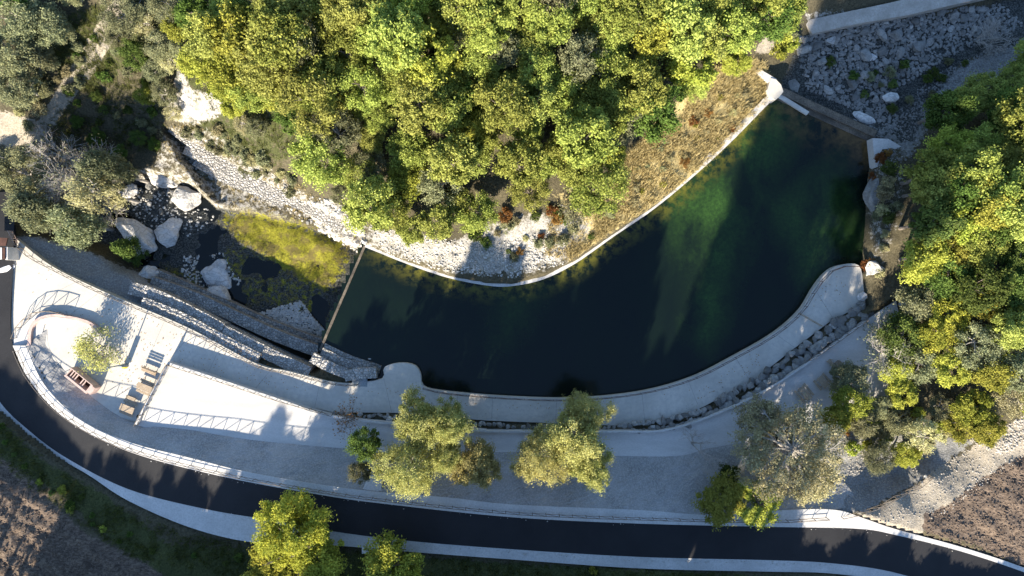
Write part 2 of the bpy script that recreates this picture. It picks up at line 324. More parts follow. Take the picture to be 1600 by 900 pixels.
# ------------------------------------------------------------------ terrain
cps = [(-200, 100, 3), (-200, 400, 0), (-150, 700, 1.5), (0, 380, -0.5), (50, 395, -0.9), (100, 415, -1.0), (160, 435, -1.1), (200, 448, -1.3), (120, 395, -1.8), (180, 410, -2.2), (0, 0, 6), (0, 150, 3.5), (100, 60, 3), (150, 150, 0), (60, 240, -0.5), (150, 260, -2.5), (230, 200, -1.5), (250, 60, 4), (300, 130, 4), (320, 200, 1), (300, 250, -1.5), (360, 290, -2),
       (400, 200, 4), (480, 250, 3), (450, 320, -1.5), (520, 330, -0.5), (560, 360, 0.3), (400, 60, 8), (600, 100, 9), (600, 250, 4.5), (650, 350, 2), (600, 370, 0.8), (700, 400, 1.0), (800, 400, 1.2), (850, 350, 2), (900, 380, 0.8), (800, 250, 5), (800, 100, 9), (1000, 60, 7), (1000, 200, 3.5), (1000, 300, 1.3), (1100, 120, 3), (1100, 210, 1.0), (1180, 110, 0.6), (1200, 60, 2),
       (1230, 100, -1), (600, -150, 15), (1000, -150, 11), (200, -150, 9), (1300, -150, 5), (1300, 100, -2), (1330, 60, -1.6), (1270, 35, -0.4), (1400, 5, -0.4), (1350, 130, -2), (1400, 100, -1.8), (1450, 150, -1), (1500, 40, -1.5), (1600, 0, -1.2), (1400, 200, -0.8), (1380, 240, 0.4), (1375, 320, 1.5), (1370, 400, 1.2), (1400, 450, 1.5), (1480, 200, 1), (1600, 150, 2), (1480, 300, 4), (1600, 300, 7), (1450, 420, 3), (1600, 500, 6), (1400, 560, 1.6), (1500, 600, 3.5), (1600, 640, 4), (1700, 300, 9),
       (1320, 720, 1.1), (1350, 700, 0.8), (1450, 690, 1.3), (1345, 801, 3), (1395, 780, 3), (1450, 746, 3.1), (1540, 695, 3.3), (1352, 762, 1.0), (1400, 744, 0.9), (1440, 716, 1.1), (1500, 680, 1.9), (1450, 765, 3.1), (1600, 700, 3.6), (1500, 800, 3.2), (1600, 800, 3.6), (1700, 850, 3.8), (1380, 800, 3),
       (0, 720, 1.4), (0, 800, 1.8), (100, 800, 2), (100, 900, 2), (250, 870, 2.2), (400, 880, 2.4), (600, 890, 2.5), (800, 900, 2.5), (1100, 910, 2.6), (1400, 930, 2.6), (1600, 980, 3), (400, 1000, 3), (900, 1000, 4), (1300, 1000, 3.5), (0, 1000, 2.4), (600, 1150, 6), (1000, 1100, 9), (1100, 1200, 12), (1500, 1150, 6), (100, 1150, 3.5)]
CP = np.array([(*W(a, b, z), z) for a, b, z in cps])
def rbf_fit(C):
    d = np.hypot(C[:, None, 0]-C[None, :, 0], C[:, None, 1]-C[None, :, 1])
    A = np.zeros((len(C)+3,)*2); A[:-3, :-3] = -d; A[:-3, -3] = 1; A[:-3, -2:] = C[:, :2]; A[-3:, :-3] = A[:-3, -3:].T
    A[:-3, :-3] += -np.eye(len(C))*0.3
    return np.linalg.solve(A, np.concatenate([C[:, 2], [0, 0, 0]]))
CW = rbf_fit(CP)
def base_h(x, y):
    x = np.asarray(x, float); y = np.asarray(y, float); z = np.full(x.shape, CW[-3]) + CW[-2]*x + CW[-1]*y
    for (cx, cy, _), w in zip(CP, CW): z = z - w*np.hypot(x-cx, y-cy)
    return np.clip(z, -4, 22)
inner = 0.32
gx = np.concatenate([np.linspace(-420, -80, 18), np.arange(-74, 74, inner), np.linspace(80, 420, 18)])
gy = np.concatenate([np.linspace(-420, -60, 20), np.arange(-47, 47, inner), np.linspace(60, 420, 20)])
X, Y = np.meshgrid(gx, gy)
Z = base_h(np.clip(X, -110, 110), np.clip(Y, -75, 70))
Z = Z + (fbm(X, Y, 0.12, 3)-0.5)*1.2 + (fbm(X, Y, 0.7, 9, 4)-0.5)*0.55
def pix(x, y, z=0):
    k = CAMH/(CAMH-z); return 800+x*PPM*k, 450-y*PPM*k
PX, PY = pix(X, Y, Z)
def soft(pts, w=1.2, z=None):                       # 1 inside an outline given in photo pixels
    return np.clip(0.5 - sdist(PX, PY, pts)/(w*PPM), 0, 1)
moss_zz = [(348, 342), (390, 332), (470, 352), (530, 380), (545, 400), (520, 440), (505, 455), (440, 420), (380, 380)]
ds = sdist(X, Y, STREAM); t = np.clip((ds+0.3)/1.6, 0, 1); t = t*t*(3-2*t)
bedz = ZS + (fbm(X, Y, 0.35, 21)-0.5)*1.3 + 0.1
# stepped banks: rockier side between stream and bank
bedz = bedz+np.clip(0.5-sdist(*pix(X, Y, ZS), moss_zz)/25, 0, 1)*0.42
Z = np.where(ds < 1.5, bedz*(1-t)+np.maximum(Z, bedz)*t, Z)
dp = sdist(X, Y, POND); t = np.clip((dp+0.6)/1.0, 0, 1)
Z = np.where(dp < 0.4, -4*(1-t)+Z*t, Z)
db = sdist(X, Y, BED)
def strip_poly(a, b): return a+b[::-1]
VERGE = strip_poly([(x, y) for x, y in verge_in[1:]], [(18, 530), (45, 592), (100, 652), (200, 705), (350, 745), (500, 773), (600, 787), (800, 808), (1000, 818), (1200, 823), (1330, 825), (1400, 835), (1500, 860), (1600, 893), (1720, 940)])
def inside_px(pts, zz): return sdist(X, Y, [W(a, b, zz) for a, b in pts])
rz = roadz(X)
for pts, zz, top in ((plaza_px, 0, np.full(X.shape, -0.35)), (upper_px, ZU, np.full(X.shape, ZU-0.35))):
    m_ = inside_px(pts, zz) < 0.36; Z = np.where(m_, np.minimum(Z, top), Z)
slope_poly = verge_in[:14] + slope_bot[::-1]
d1_ = pdist(X, Y, [W(a, b, 0.8) for a, b in slope_bot], False); d2_ = pdist(X, Y, [W(a, b, 2.8) for a, b in verge_in], False)
zX_ = None; t_ = d1_/(d1_+d2_+1e-6); zb_ = np.where(X < -47, -0.9, ZU)
Z = np.where(inside_px(slope_poly, 1.8) < np.where(X < 40, 0.35, -1.3), zb_*(1-t_)+rz*t_-0.32-np.where(X < -42, 0.5, 0), Z)
terr_px = [(262, 203), (350, 250), (450, 305), (548, 352), (572, 384), (560, 402), (530, 385), (440, 350), (330, 310), (283, 245)]
Z = np.where(inside_px(terr_px, -2.5) < 0.2, np.minimum(Z, -4.4), Z)
road_poly = road_up + road_dn[::-1]
m_ = sdist(PX, PY, road_poly) < 6; Z = np.where(m_, rz-0.45, Z)
m_ = sdist(PX, PY, VERGE) < 3; Z = np.where(m_, np.minimum(Z, rz-0.35), Z)
ext_poly = road_dn + ext_low[::-1]
m_ = sdist(PX, PY, ext_poly) < 5; Z = np.where(m_, np.minimum(Z, rz-0.55), Z)
# ploughed furrows in the two fields
field_l = [(-200, 650), (-30, 690), (60, 760), (130, 830), (230, 880), (300, 940), (-200, 1100)]
field_r = [(1445, 800), (1480, 790), (1560, 730), (1640, 690), (1750, 700), (1750, 950), (1640, 905), (1520, 850), (1440, 830)]
FL = soft(field_l, 2.0); FR = soft(field_r, 1.0)
ca, sa = math.cos(R(-33)), math.sin(R(-33))
fu = -X*sa + Y*ca
Z = Z + (FL+0.5*FR)*(np.sin(fu*3.3+fbm(X, Y, 0.4, 5)*5)*0.13 + (fbm(X, Y, 2.6, 31)-0.5)*0.5)
berm = [(1352, 862), (1430, 822), (1475, 795), (1540, 760), (1620, 728)]
HG = (gx, gy, Z)
def H(x, y):
    i = int(np.clip(np.searchsorted(gx, x)-1, 0, len(gx)-2)); j = int(np.clip(np.searchsorted(gy, y)-1, 0, len(gy)-2))
    u = (x-gx[i])/(gx[i+1]-gx[i]); v = (y-gy[j])/(gy[j+1]-gy[j])
    return float((Z[j, i]*(1-u)+Z[j, i+1]*u)*(1-v)+(Z[j+1, i]*(1-u)+Z[j+1, i+1]*u)*v)
PX, PY = pix(X, Y, Z)
# jagged limestone where the bank is bare rock
cliff = [(280, 105), (300, 140), (330, 145), (362, 156), (345, 180), (310, 195), (275, 190), (262, 165)]
bank_w = [(262, 190), (330, 195), (470, 290), (500, 310), (530, 320), (560, 340), (575, 372), (566, 400), (540, 385), (470, 345), (400, 328), (330, 320), (290, 262), (255, 205)]
bright = [(480, 318), (520, 312), (550, 330), (575, 370), (566, 402), (530, 380), (490, 345)]
bank_m = [(575, 350), (700, 375), (800, 335), (860, 330), (930, 345), (920, 380), (880, 412), (800, 434), (700, 425), (600, 395), (570, 380)]
cliff_e = [(1352, 230), (1420, 240), (1415, 330), (1385, 420), (1352, 410), (1350, 300)]
lower_b = [(255, 205), (330, 262), (450, 335), (570, 405), (540, 402), (440, 365), (340, 340), (240, 292), (170, 290), (165, 272), (240, 255)]
rockm = np.maximum.reduce([soft(lower_b, 1)*.5, soft(cliff), soft(bank_w, 2)*0.5, soft(bright, 1.5)*1.0, soft(bank_m, 2.5)*0.75, soft(cliff_e, 1.5)*0.42])
Z = Z + rockm*((np.abs(fbm(X, Y, 0.55, 41)-0.5)*1.6 + (fbm(X, Y, 1.5, 43)-0.5)*0.5)*np.where(ds > 0, 1, 0.3))*0.8
nv = Z.size; nx, ny = len(gx), len(gy)
me = bpy.data.meshes.new('ground'); me.vertices.add(nv)
me.vertices.foreach_set('co', np.stack([X, Y, Z], -1).reshape(-1).astype(np.float32))
ii = (np.arange(ny-1)[:, None]*nx + np.arange(nx-1)[None, :]).reshape(-1)
q = np.stack([ii, ii+1, ii+nx+1, ii+nx], 1).astype(np.int32)
me.loops.add(q.size); me.loops.foreach_set('vertex_index', q.reshape(-1)); me.polygons.add(len(q))
me.polygons.foreach_set('loop_start', np.arange(0, q.size, 4, dtype=np.int32)); me.polygons.foreach_set('loop_total', np.full(len(q), 4, dtype=np.int32))
me.polygons.foreach_set('use_smooth', [True]*len(q)); me.update(calc_edges=True)
grass_z = [(960, 260), (1020, 200), (1090, 120), (1160, 90), (1195, 100), (1208, 135), (1190, 175), (1100, 260), (1020, 320), (950, 365), (890, 408), (880, 365), (930, 330)]
tan_z = [(60, 190), (120, 90), (170, 10), (210, -60), (260, -60), (190, 40), (150, 110), (110, 160), (70, 220), (10, 230), (-40, 200), (-40, 160)]
tan2 = [(1190, 60), (1225, 50), (1215, 85), (1180, 82)]
green_s = [(-60, 600), (60, 715), (160, 770), (260, 850), (420, 860), (560, 862), (800, 880), (1200, 900), (1500, 960), (1500, 1100), (500, 1100), (330, 940), (200, 870), (90, 770), (-60, 680)]
olive = [(0, 60), (150, 0), (330, 0), (420, 60), (480, 240), (400, 280), (300, 200), (260, 60), (150, 150)]
track_r = [(1330, 812), (1400, 780), (1460, 735), (1600, 650), (1700, 610), (1700, 700), (1640, 735), (1550, 775), (1480, 812), (1440, 835), (1380, 832)]
moss_z = [(348, 342), (390, 332), (470, 352), (530, 380), (545, 400), (520, 440), (505, 455), (440, 420), (380, 380)]
moss_d = [(360, 380), (510, 455), (520, 500), (500, 530), (430, 480), (370, 480), (250, 430), (230, 400), (300, 420)]
def put(name, a):
    at = me.attributes.new(name, 'FLOAT', 'POINT'); at.data.foreach_set('value', a.reshape(-1).astype(np.float32))
put('m_rock', np.clip(np.maximum.reduce([rockm, soft([(1240, 15), (1300, 70), (1400, 30), (1420, 10)], 1)*0.5]), 0, 1))
put('m_dry', np.maximum.reduce([soft(grass_z, 1.5), soft(bank_w, 2)*0.35, soft([(860, 300), (1000, 240), (1020, 320), (900, 400)], 2)*0.5]))
put('m_tan', np.maximum.reduce([soft(tan_z, 1.0), soft(tan2, 1.0), soft(track_r, 1.2)]))
put('m_green', np.maximum(soft(green_s, 2), soft(olive, 2)*0.6))
put('m_grav', np.maximum.reduce([soft([(1280, 640), (1440, 680), (1520, 690), (1450, 745), (1350, 800), (1280, 800)], 1.5), soft([(20, 370), (60, 370), (130, 390), (215, 425), (300, 500), (215, 480), (80, 420)], 1), soft([(1370, 200), (1440, 130), (1560, 70), (1650, 60), (1600, 110), (1470, 170), (1420, 250)], 2)*.8]))
put('m_field', np.maximum(FL, FR))
put('m_bed', np.maximum(np.clip(0.5-db/1.5, 0, 1)*0.9, np.clip(0.5-ds/0.8, 0, 1)*0.95))
put('m_moss', np.maximum(soft(moss_z, 4.5)*(ds < 0.8)*1.05, soft(moss_d, 1.5)*0.45*(ds < 0.5)))
tag(link('ground', me, M['ground']), kind='structure')

# ------------------------------------------------------------------ sheets and slabs
def slab(name, P, z, depth, m, parent=None):
    n = len(P); tri = tessellate_polygon([[Vector((a, b, 0)) for a, b in P]])
    mb = MB(); v = [(a, b, z) for a, b in P]+[(a, b, z-depth) for a, b in P]
    mb.add(v, [tuple(t) for t in tri] + [(i, (i+1) % n, n+(i+1) % n, n+i) for i in range(n)])
    o = mb.build(name, m, parent); me = o.data
    import bmesh
    bm = bmesh.new(); bm.from_mesh(me); bmesh.ops.recalc_face_normals(bm, faces=bm.faces); bm.to_mesh(me); bm.free(); return o
def loft(name, A, B, m, n=160, k=6, parent=None, rough=0.0, skirt=0.0, seed=1, sag=0.0):
    """surface between two 3-D lines; A, B lists of (x,y,z)"""
    A = resample(A, n); B = resample(B, n); v = []; f = []
    for j in range(k+1):
        t = j/k; L = A*(1-t)+B*t
        if rough and 0 < j < k: L[:, 2] += (fbm(L[:, 0], L[:, 1], 1.1, seed)-0.5)*rough
        if sag: L[:, 2] -= sag*math.sin(math.pi*t)
        v += [tuple(q) for q in L]
    for j in range(k):
        for i in range(n-1): f.append((j*n+i, j*n+i+1, (j+1)*n+i+1, (j+1)*n+i))
    if skirt:
        for row in (0, k):
            o = len(v); v += [(a, b, c-skirt) for a, b, c in v[row*n:(row+1)*n]]
            f += [(row*n+i, row*n+i+1, o+i+1, o+i) for i in range(n-1)]
        # end caps
        for e in (0, n-1):
            top = [j*n+e for j in range(k+1)]; f.append(tuple(top+[(k+1)*n+n+e, (k+1)*n+e]))
    mb = MB(); mb.add(v, f); return mb.build(name, m, parent)
def rl(pts, dz=0.0, n=120):            # line of photo pixels laid at road height
    out = []
    for a, b in smooth_line(pts, n):
        z = 1.5
        for _ in range(3): x, y = W(a, b, z); z = float(roadz(x))+dz
        out.append((x, y, z))
    return out
def zl(pts, z, n=80):
    return [WV(a, b, z) for a, b in smooth_line(pts, n)]
PLZ = poly([tuple(q) for q in smooth_line(plaza_px[:27], 220)]+plaza_px[27:], ZP)
tag(slab('promenade', PLZ, ZP, 6.5, M['concrete']), kind='structure')
tag(slab('upper_path', poly([tuple(q) for q in smooth_line(upper_px[:10], 120)]+upper_px[10:], ZU), ZU, 3.0, M['gravel_white']), kind='structure')
tag(loft('road', rl(road_up), rl(road_dn), M['asphalt'], 240, 6), kind='structure')
tag(loft('verge', rl(verge_in[1:], 0.03), rl([(20, 540), (45, 592), (100, 652), (200, 705), (350, 745), (500, 773), (600, 787), (800, 808), (1000, 818), (1200, 823), (1340, 826), (1400, 836), (1500, 861), (1600, 894), (1720, 941)], 0.03), M['concrete_pale'], 240, 4, skirt=0.5), kind='structure')
# tip of the verge where it curls back to the plaza
tip = poly([(46, 500), (60, 489), (85, 485), (112, 492), (122, 500), (110, 503), (85, 500), (70, 506), (66, 520), (56, 540), (40, 545), (20, 540), (24, 520)], 0.15)
tag(slab('pavement', tip, 0.12, 1.0, M['concrete_pale']), kind='structure')
vin = rl(verge_in[1:14], -0.01, 200)
sb = []
for a, b in smooth_line(slope_bot, 200):
    z = float(np.interp(a, [195, 240], [0.0, ZU]))
    if a > 1270: z = float(np.interp(a, [1270, 1345], [ZU, 2.2]))
    sb.append((*W(a, b, z), z+0.012))
tag(loft('gravel_bank', vin, sb, M['gravel_grey'], 300, 14, rough=0.35, seed=77), kind='structure')
tag(loft('road_shoulder', rl(road_dn, -0.05), rl(ext_low, -0.22), M['concrete_pale'], 240, 6, rough=0.05), kind='structure')

def water(name, P, z, m, step=0.5):
    xs = np.array([p[0] for p in P]); ys = np.array([p[1] for p in P])
    ax = np.arange(xs.min()-1, xs.max()+1, step); ay = np.arange(ys.min()-1, ys.max()+1, step)
    XX, YY = np.meshgrid(ax, ay); d = sdist(XX, YY, P); keep = d < 1.0
    idx = -np.ones(XX.shape, int); idx[keep] = np.arange(keep.sum())
    v = np.stack([XX[keep], YY[keep], np.full(keep.sum(), z)], 1); f = []
    c = [idx[:-1, :-1], idx[:-1, 1:], idx[1:, 1:], idx[1:, :-1]]
    ok = (c[0] >= 0) & (c[1] >= 0) & (c[2] >= 0) & (c[3] >= 0)
    f = np.stack([q[ok] for q in c], 1)
    me = bpy.data.meshes.new(name); me.from_pydata(v.tolist(), [], f.tolist()); return me, v
me, v = water('water', POND, ZW, None)
nl = [W(a, b, ZW) for a, b in pond_px[:13]]; wl = [W(a, b, ZW) for a, b in pond_px[12:15]]
dn = pdist(v[:, 0], v[:, 1], nl, False); dw = pdist(v[:, 0], v[:, 1], wl, False)
e = np.clip(1-dn/2.6, 0, 1)*np.interp(v[:, 0], [-18, -12, 30, 34], [0.3, 1, 1, 1]); e2 = np.clip(1-(dw-1.0)/4.0, 0, 1)*0.7
def blob(P): return np.clip(0.5-sdist(v[:, 0], v[:, 1], [W(a, b, ZW) for a, b in P])/5.0, 0, 1)
sunlit_weed = np.maximum.reduce([blob([(1045, 300), (1210, 165), (1250, 180), (1180, 330), (1150, 420), (1110, 545), (1085, 520), (1070, 400)]), blob([(1200, 320), (1320, 250), (1345, 400), (1260, 440)])*.75, blob([(780, 460), (860, 450), (800, 530), (760, 540)])*.4])  # weed green painted where strips of sun cross the pond
for nm, a in (('edge', e), ('edge2', e2), ('weed', sunlit_weed)):
    at = me.attributes.new(nm, 'FLOAT', 'POINT'); at.data.foreach_set('value', a.astype(np.float32))
tag(link('pond_water', me, M['pond_water']), kind='structure')
me, v = water('stream', STREAM, ZS+0.02, None)
for nm in ('edge', 'edge2'):
    at = me.attributes.new(nm, 'FLOAT', 'POINT')
tag(link('stream_water', me, M['stream_water']), kind='structure')
me, v = water('pool', poly([(1213, 140), (1240, 125), (1330, 160), (1330, 210)], -1.9), -1.95, None)
for nm in ('edge', 'edge2'):
    at = me.attributes.new(nm, 'FLOAT', 'POINT')
tag(link('river_water', me, M['stream_water']), kind='structure')
# top-right gravel track with two wheel ruts
tr_a = [(1254, 34), (1330, 18), (1400, 3), (1500, -22), (1700, -70)]; tr_b = [(1268, 54), (1340, 38), (1410, 26), (1500, 6), (1700, -40)]
def gl(pts, dz, n=60, z0=-0.3): return [(*W(a, b, z0), z0+dz) for a, b in smooth_line(pts, n)]
o = loft('dirt_track', gl(tr_a, 0.25), gl(tr_b, 0.2), M['track'], 90, 10, rough=0.12, skirt=1.5); tag(o, kind='structure')

# thin joints between the concrete pours
jb = MB()
for (a, b), (c, d) in (((258, 500), (238, 545)), ((158, 455), (112, 490)), ((345, 540), (322, 590)), ((600, 592), (612, 644)), ((655, 604), (650, 648)), ((715, 616), (712, 655)), ((1003, 614), (1008, 664)), ((1148, 557), (1170, 592)), ((1275, 455), (1300, 495)), ((425, 576), (395, 612)), ((870, 623), (868, 660)), ((300, 520), (262, 565)), ((205, 478), (150, 520)), ((500, 598), (492, 636)), ((770, 620), (768, 655)), ((935, 620), (940, 662)), ((1075, 594), (1090, 632)), ((1212, 522), (1240, 542)), ((120, 440), (60, 470))):
    p0 = Vector(WV(a, b, 0.004)); p1 = Vector(WV(c, d, 0.004)); s = (p1-p0).cross(Vector((0, 0, 1))).normalized()*0.025
    jb.add([p0-s, p1-s, p1+s, p0+s], [(0, 1, 2, 3)])
tag(jb.build('paving_joint', M['gravel_grey']), kind='structure')

# ------------------------------------------------------------------ gabion walls and pond walls
def wall_strip(name, line, width, ztop, depth, m, parent=None, side=1, seed=3, rough=0.10):
    """box-section strip following a line of photo pixels given at its top level"""
    L = smooth_line(line, max(12, int(sum(math.dist(line[i], line[i+1]) for i in range(len(line)-1))/4)))
    P = np.array([W(a, b, ztop) for a, b in L]); T = np.gradient(P, axis=0); T /= np.linalg.norm(T, axis=1)[:, None]
    Nn = np.stack([-T[:, 1], T[:, 0]], 1)*side; n = len(P); v = []; f = []
    rows = [(0, -depth), (0, -depth*0.5), (0, 0), (width*0.33, 0), (width*0.66, 0), (width, 0), (width, -depth*0.5), (width, -depth)]
    for r, (o, dz) in enumerate(rows):
        Q = P+Nn*o; j = (fbm(Q[:, 0]+r*3.1, Q[:, 1], 2.2, seed, 3)-0.5)*rough
        for i in range(n): v.append((Q[i, 0]+Nn[i, 0]*j[i]*0.6, Q[i, 1]+Nn[i, 1]*j[i]*0.6, ztop+dz+(j[i] if dz == 0 else 0)))
    k = len(rows)
    for r in range(k-1):
        for i in range(n-1): f.append((r*n+i, r*n+i+1, (r+1)*n+i+1, (r+1)*n+i))
    for e in (0, n-1): f.append(tuple(r*n+e for r in range(k)))
    mb = MB(); mb.add(v, f); return mb.build(name, m, parent)
def gabion(label, steps):
    root = empty('gabion_wall', WV(*steps[0][0][0], steps[0][2])); bpy.context.view_layer.update()
    for line, w, z, d, m, s in steps:
        o = wall_strip('gabion_step', line, w, z, d, M[m], None, s, seed=int(line[0][0])); o.parent = root
        o.matrix_parent_inverse = root.matrix_world.inverted()
    return tag(root, label, 'gabion wall')
gabion('stepped stone-filled gabion wall below the plaza fence beside the mossy stream', [
    ([(218, 480), (262, 497), (300, 515), (330, 532), (400, 568)], 1.4, -0.3, 3, 'gabion', 1),
    ([(205, 440), (245, 452), (300, 478), (352, 506)], 1.6, -0.75, 3, 'gabion', -1),
    ([(352, 508), (400, 532), (440, 552), (487, 574)], 1.6, -0.7, 3, 'gabion', -1),
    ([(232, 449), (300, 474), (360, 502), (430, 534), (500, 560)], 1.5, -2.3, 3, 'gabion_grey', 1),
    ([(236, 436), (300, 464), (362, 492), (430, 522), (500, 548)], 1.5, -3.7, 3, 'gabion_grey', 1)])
gabion('gabion blocks stepping down to the dark pond beside the rounded concrete apron', [
    ([(483, 565), (510, 580), (540, 592)], 1.3, -0.1, 3, 'gabion', 1),
    ([(540, 596), (565, 592), (588, 591)], 1.35, 0.45, 2, 'gabion', 1),
    ([(497, 560), (540, 580), (585, 590)], 1.5, -0.45, 3, 'gabion_grey', 1),
    ([(502, 550), (545, 570), (592, 585)], 1.2, -0.7, 3, 'gabion_grey', 1)])
gabion('white gabion terrace of long ledges on the sunny bank above the mossy stream', [
    ([(262, 205), (300, 232), (350, 256), (400, 284), (450, 308), (500, 330), (548, 360), (566, 384)], 1.4, -2.3, 4, 'gabion', 1),
    ([(285, 240), (330, 262), (380, 288), (430, 312), (480, 334), (530, 362)], 1.4, -3.0, 4, 'gabion', 1),
    ([(300, 258), (350, 286), (400, 306), (440, 326)], 1.3, -3.8, 4, 'gabion', 1)])
def ribbon(label, name, cat, steps):
    root = empty(name, WV(*steps[0][1][0], steps[0][3])); bpy.context.view_layer.update()
    for nm, line, w, z, d, m, s in steps:
        o = wall_strip(nm, line, w, z, d, M[m], None, s, rough=0.05); o.parent = root; o.matrix_parent_inverse = root.matrix_world.inverted()
    return tag(root, label, cat)
nw = pond_px[:13]
ribbon('long pale curved retaining wall along the wooded north edge of the pond', 'retaining_wall', 'wall', [
    ('wall_body', nw, 0.85, 0.1, 5, 'concrete_pale', 1),
    ('ledge', [(575, 376), (640, 399), (700, 416), (760, 428), (800, 430), (850, 418)], 0.95, 0.55, 2, 'gabion', 1),
    ('ledge', [(590, 368), (640, 384), (700, 402), (745, 412)], 0.9, 1.0, 2, 'gabion', 1),
    ('coping', [(860, 421), (900, 401), (960, 360), (1020, 318), (1080, 269), (1140, 214), (1195, 156)], 0.25, 0.3, 1, 'concrete', 1)])
ribbon('narrow dark-stained weir wall between the pond and the mossy stream bed', 'weir', 'weir', [
    ('wall_body', [(572, 384), (548, 440), (520, 505), (502, 548)], 0.3, -0.75, 6, 'weir_stain', -1)])
ribbon('brown stained concrete weir closing the upper right end of the pond', 'weir', 'weir', [
    ('crest', [(1216, 146), (1290, 180), (1366, 214)], 0.9, -0.55, 4, 'weir_stain', 1),
    ('apron', [(1212, 155), (1288, 190), (1364, 224)], 0.95, -0.84, 2, 'weir_stain', 1)])
root = empty('abutment', WV(1210, 140, 0.6)); bpy.context.view_layer.update()
a1 = slab('wing_wall', poly([(1166, 103), (1172, 99), (1214, 124), (1208, 131)], 0.7), 0.7, 4, M['concrete_pale'])
a2 = slab('block', poly([(1204, 122), (1212, 124), (1220, 132), (1224, 143), (1219, 150), (1212, 156), (1203, 152), (1199, 140)], 0.8), 0.8, 4, M['concrete'])
for a in (a1, a2): a.parent = root; a.matrix_parent_inverse = root.matrix_world.inverted()
tag(root, 'rounded white concrete abutment where the pond wall meets the weir', 'abutment')
tag(slab('slab', poly([(1213, 151), (1222, 149), (1264, 175), (1260, 180)], -0.7), -0.6, 1, M['concrete']), 'thin white concrete slab lying along the foot of the brown weir', 'slab')
tag(slab('abutment', poly([(1363, 216), (1388, 217), (1408, 229), (1385, 240), (1382, 255), (1368, 262), (1366, 245)], 0.5), 0.5, 4, M['concrete_pale']), 'pale wedge-shaped concrete abutment at the east end of the weir', 'abutment')
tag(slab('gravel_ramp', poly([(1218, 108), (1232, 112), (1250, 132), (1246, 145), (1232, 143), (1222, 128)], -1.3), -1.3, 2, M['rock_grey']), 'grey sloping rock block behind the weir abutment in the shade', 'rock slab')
# curved retaining wall round the sunken end of the plaza
ribbon('curved low pink-stained wall around the sunken tree bed', 'curved_wall', 'wall', [
    ('wall_body', [(48, 540), (50, 515), (62, 501), (85, 496), (115, 500), (140, 508), (153, 520)], 0.4, 0.55, 1.5, 'wood_pink', 1)])
ribbon('concrete retaining wall edging the raised gravel fan above the lower walk', 'retaining_wall', 'wall', [
    ('wall_body', [(266, 567), (340, 591), (430, 621), (520, 649), (640, 662), (760, 672)], 0.28, 1.24, 2, 'concrete_pale', -1),])
ribbon('straight pale kerb wall beside the picnic table and benches', 'kerb_wall', 'wall', [
    ('wall_body', [(214, 664), (240, 615), (266, 567)], 0.3, 1.3, 2, 'concrete_pale', 1)])
ribbon('thin pale concrete edge of the lower path beside the rock strip', 'kerb', 'kerb', [
    ('kerb_edge', [(760, 673), (960, 673), (1060, 666), (1200, 606), (1352, 501)], 0.22, 1.25, 2, 'concrete_pale', -1)])

# ------------------------------------------------------------------ fences: posts, two rails and one brace a bay
def fence(label, line, zf, h=1.1, bay=1.35, m='wood_fence', r=0.038, group=None, cat='fence'):
    L = []
    n = 400
    for a, b in smooth_line(line, n):
        z = 0.5
        for _ in range(3): x, y = W(a, b, z); z = zf(x, y)
        L.append((x, y, z))
    L = np.array(L); tot = np.hypot(*np.diff(L[:, :2], axis=0).T).sum(); k = max(2, int(tot/bay)+1)
    P = resample(L, k); root = empty('fence', tuple(P[0])); P = P-P[0]
    mt = M[m]
    for p in P:
        MB().tube([(p[0], p[1], p[2]-0.25), (p[0], p[1], p[2]+h+0.04)], [r*1.2, r*1.1], 7).build('post', mt, root)
    for nm, hh, rr in (('top_rail', h, r), ('bottom_rail', 0.22, r*0.8)):
        MB().tube([(p[0], p[1], p[2]+hh) for p in P], rr, 6).build(nm, mt, root)
    for i in range(k-1):
        a, b = P[i], P[i+1]
        a, b = (a, b) if i % 1 == 0 else (b, a)
        MB().tube([(a[0], a[1], a[2]+0.2), (b[0], b[1], b[2]+h-0.03)], r*0.75, 5).build('brace', mt, root)
    return tag(root, label, cat)
cz = lambda z: (lambda x, y: z)
fence('rustic wooden fence along the plaza edge above the gabions and stream', [(26, 376), (50, 400), (80, 417), (150, 452), (215, 480), (300, 517), (400, 569), (450, 582), (530, 600), (560, 600)], cz(0), 1.1, m='wood_fence')
fence('short arc of wooden fence around the end of the sunken tree bed', [(27, 528), (36, 508), (50, 495), (62, 488), (85, 486), (112, 493)], cz(0.12), 1.1)
fence('wooden roadside fence along the whole pale verge above the gravel bank', [(30, 548), (52, 592), (105, 648), (200, 698), (350, 738), (500, 765), (600, 779), (800, 799), (1000, 808), (1200, 812), (1290, 808)], lambda x, y: float(roadz(x))+0.03, 1.05, bay=1.6)
fence('weathered wooden fence climbing beside the stony track at lower right', [(1312, 806), (1345, 798), (1390, 775), (1450, 742)], lambda x, y: H(x, y), 1.1, bay=1.6)
fence('wooden fence on the edge of the gravel fan beside the picnic table', [(216, 663), (240, 616), (264, 571)], cz(1.3), 1.0)
fence('wooden fence along the top of the gravel fan wall', [(266, 569), (335, 591), (420, 619), (470, 634), (520, 648)], cz(ZU), 1.05)
fence('thin dark railing along the south edge of the pond', [(662, 606), (700, 614), (800, 622), (900, 624), (1000, 614), (1080, 592), (1150, 557), (1210, 522), (1250, 487), (1272, 452), (1290, 429), (1311, 417), (1340, 417)], cz(0), 1.0, 1.8, 'wood_dark', 0.028, cat='railing')
fence('pale wooden rail crossing the lower walk near its far end', [(1247, 490), (1280, 509)], cz(0), 1.05, 1.0, 'wood')
fence('wooden fence on the raised path edge above the sunlit end of the walk', [(1262, 562), (1300, 536), (1350, 500)], cz(ZU), 1.1, 1.4)

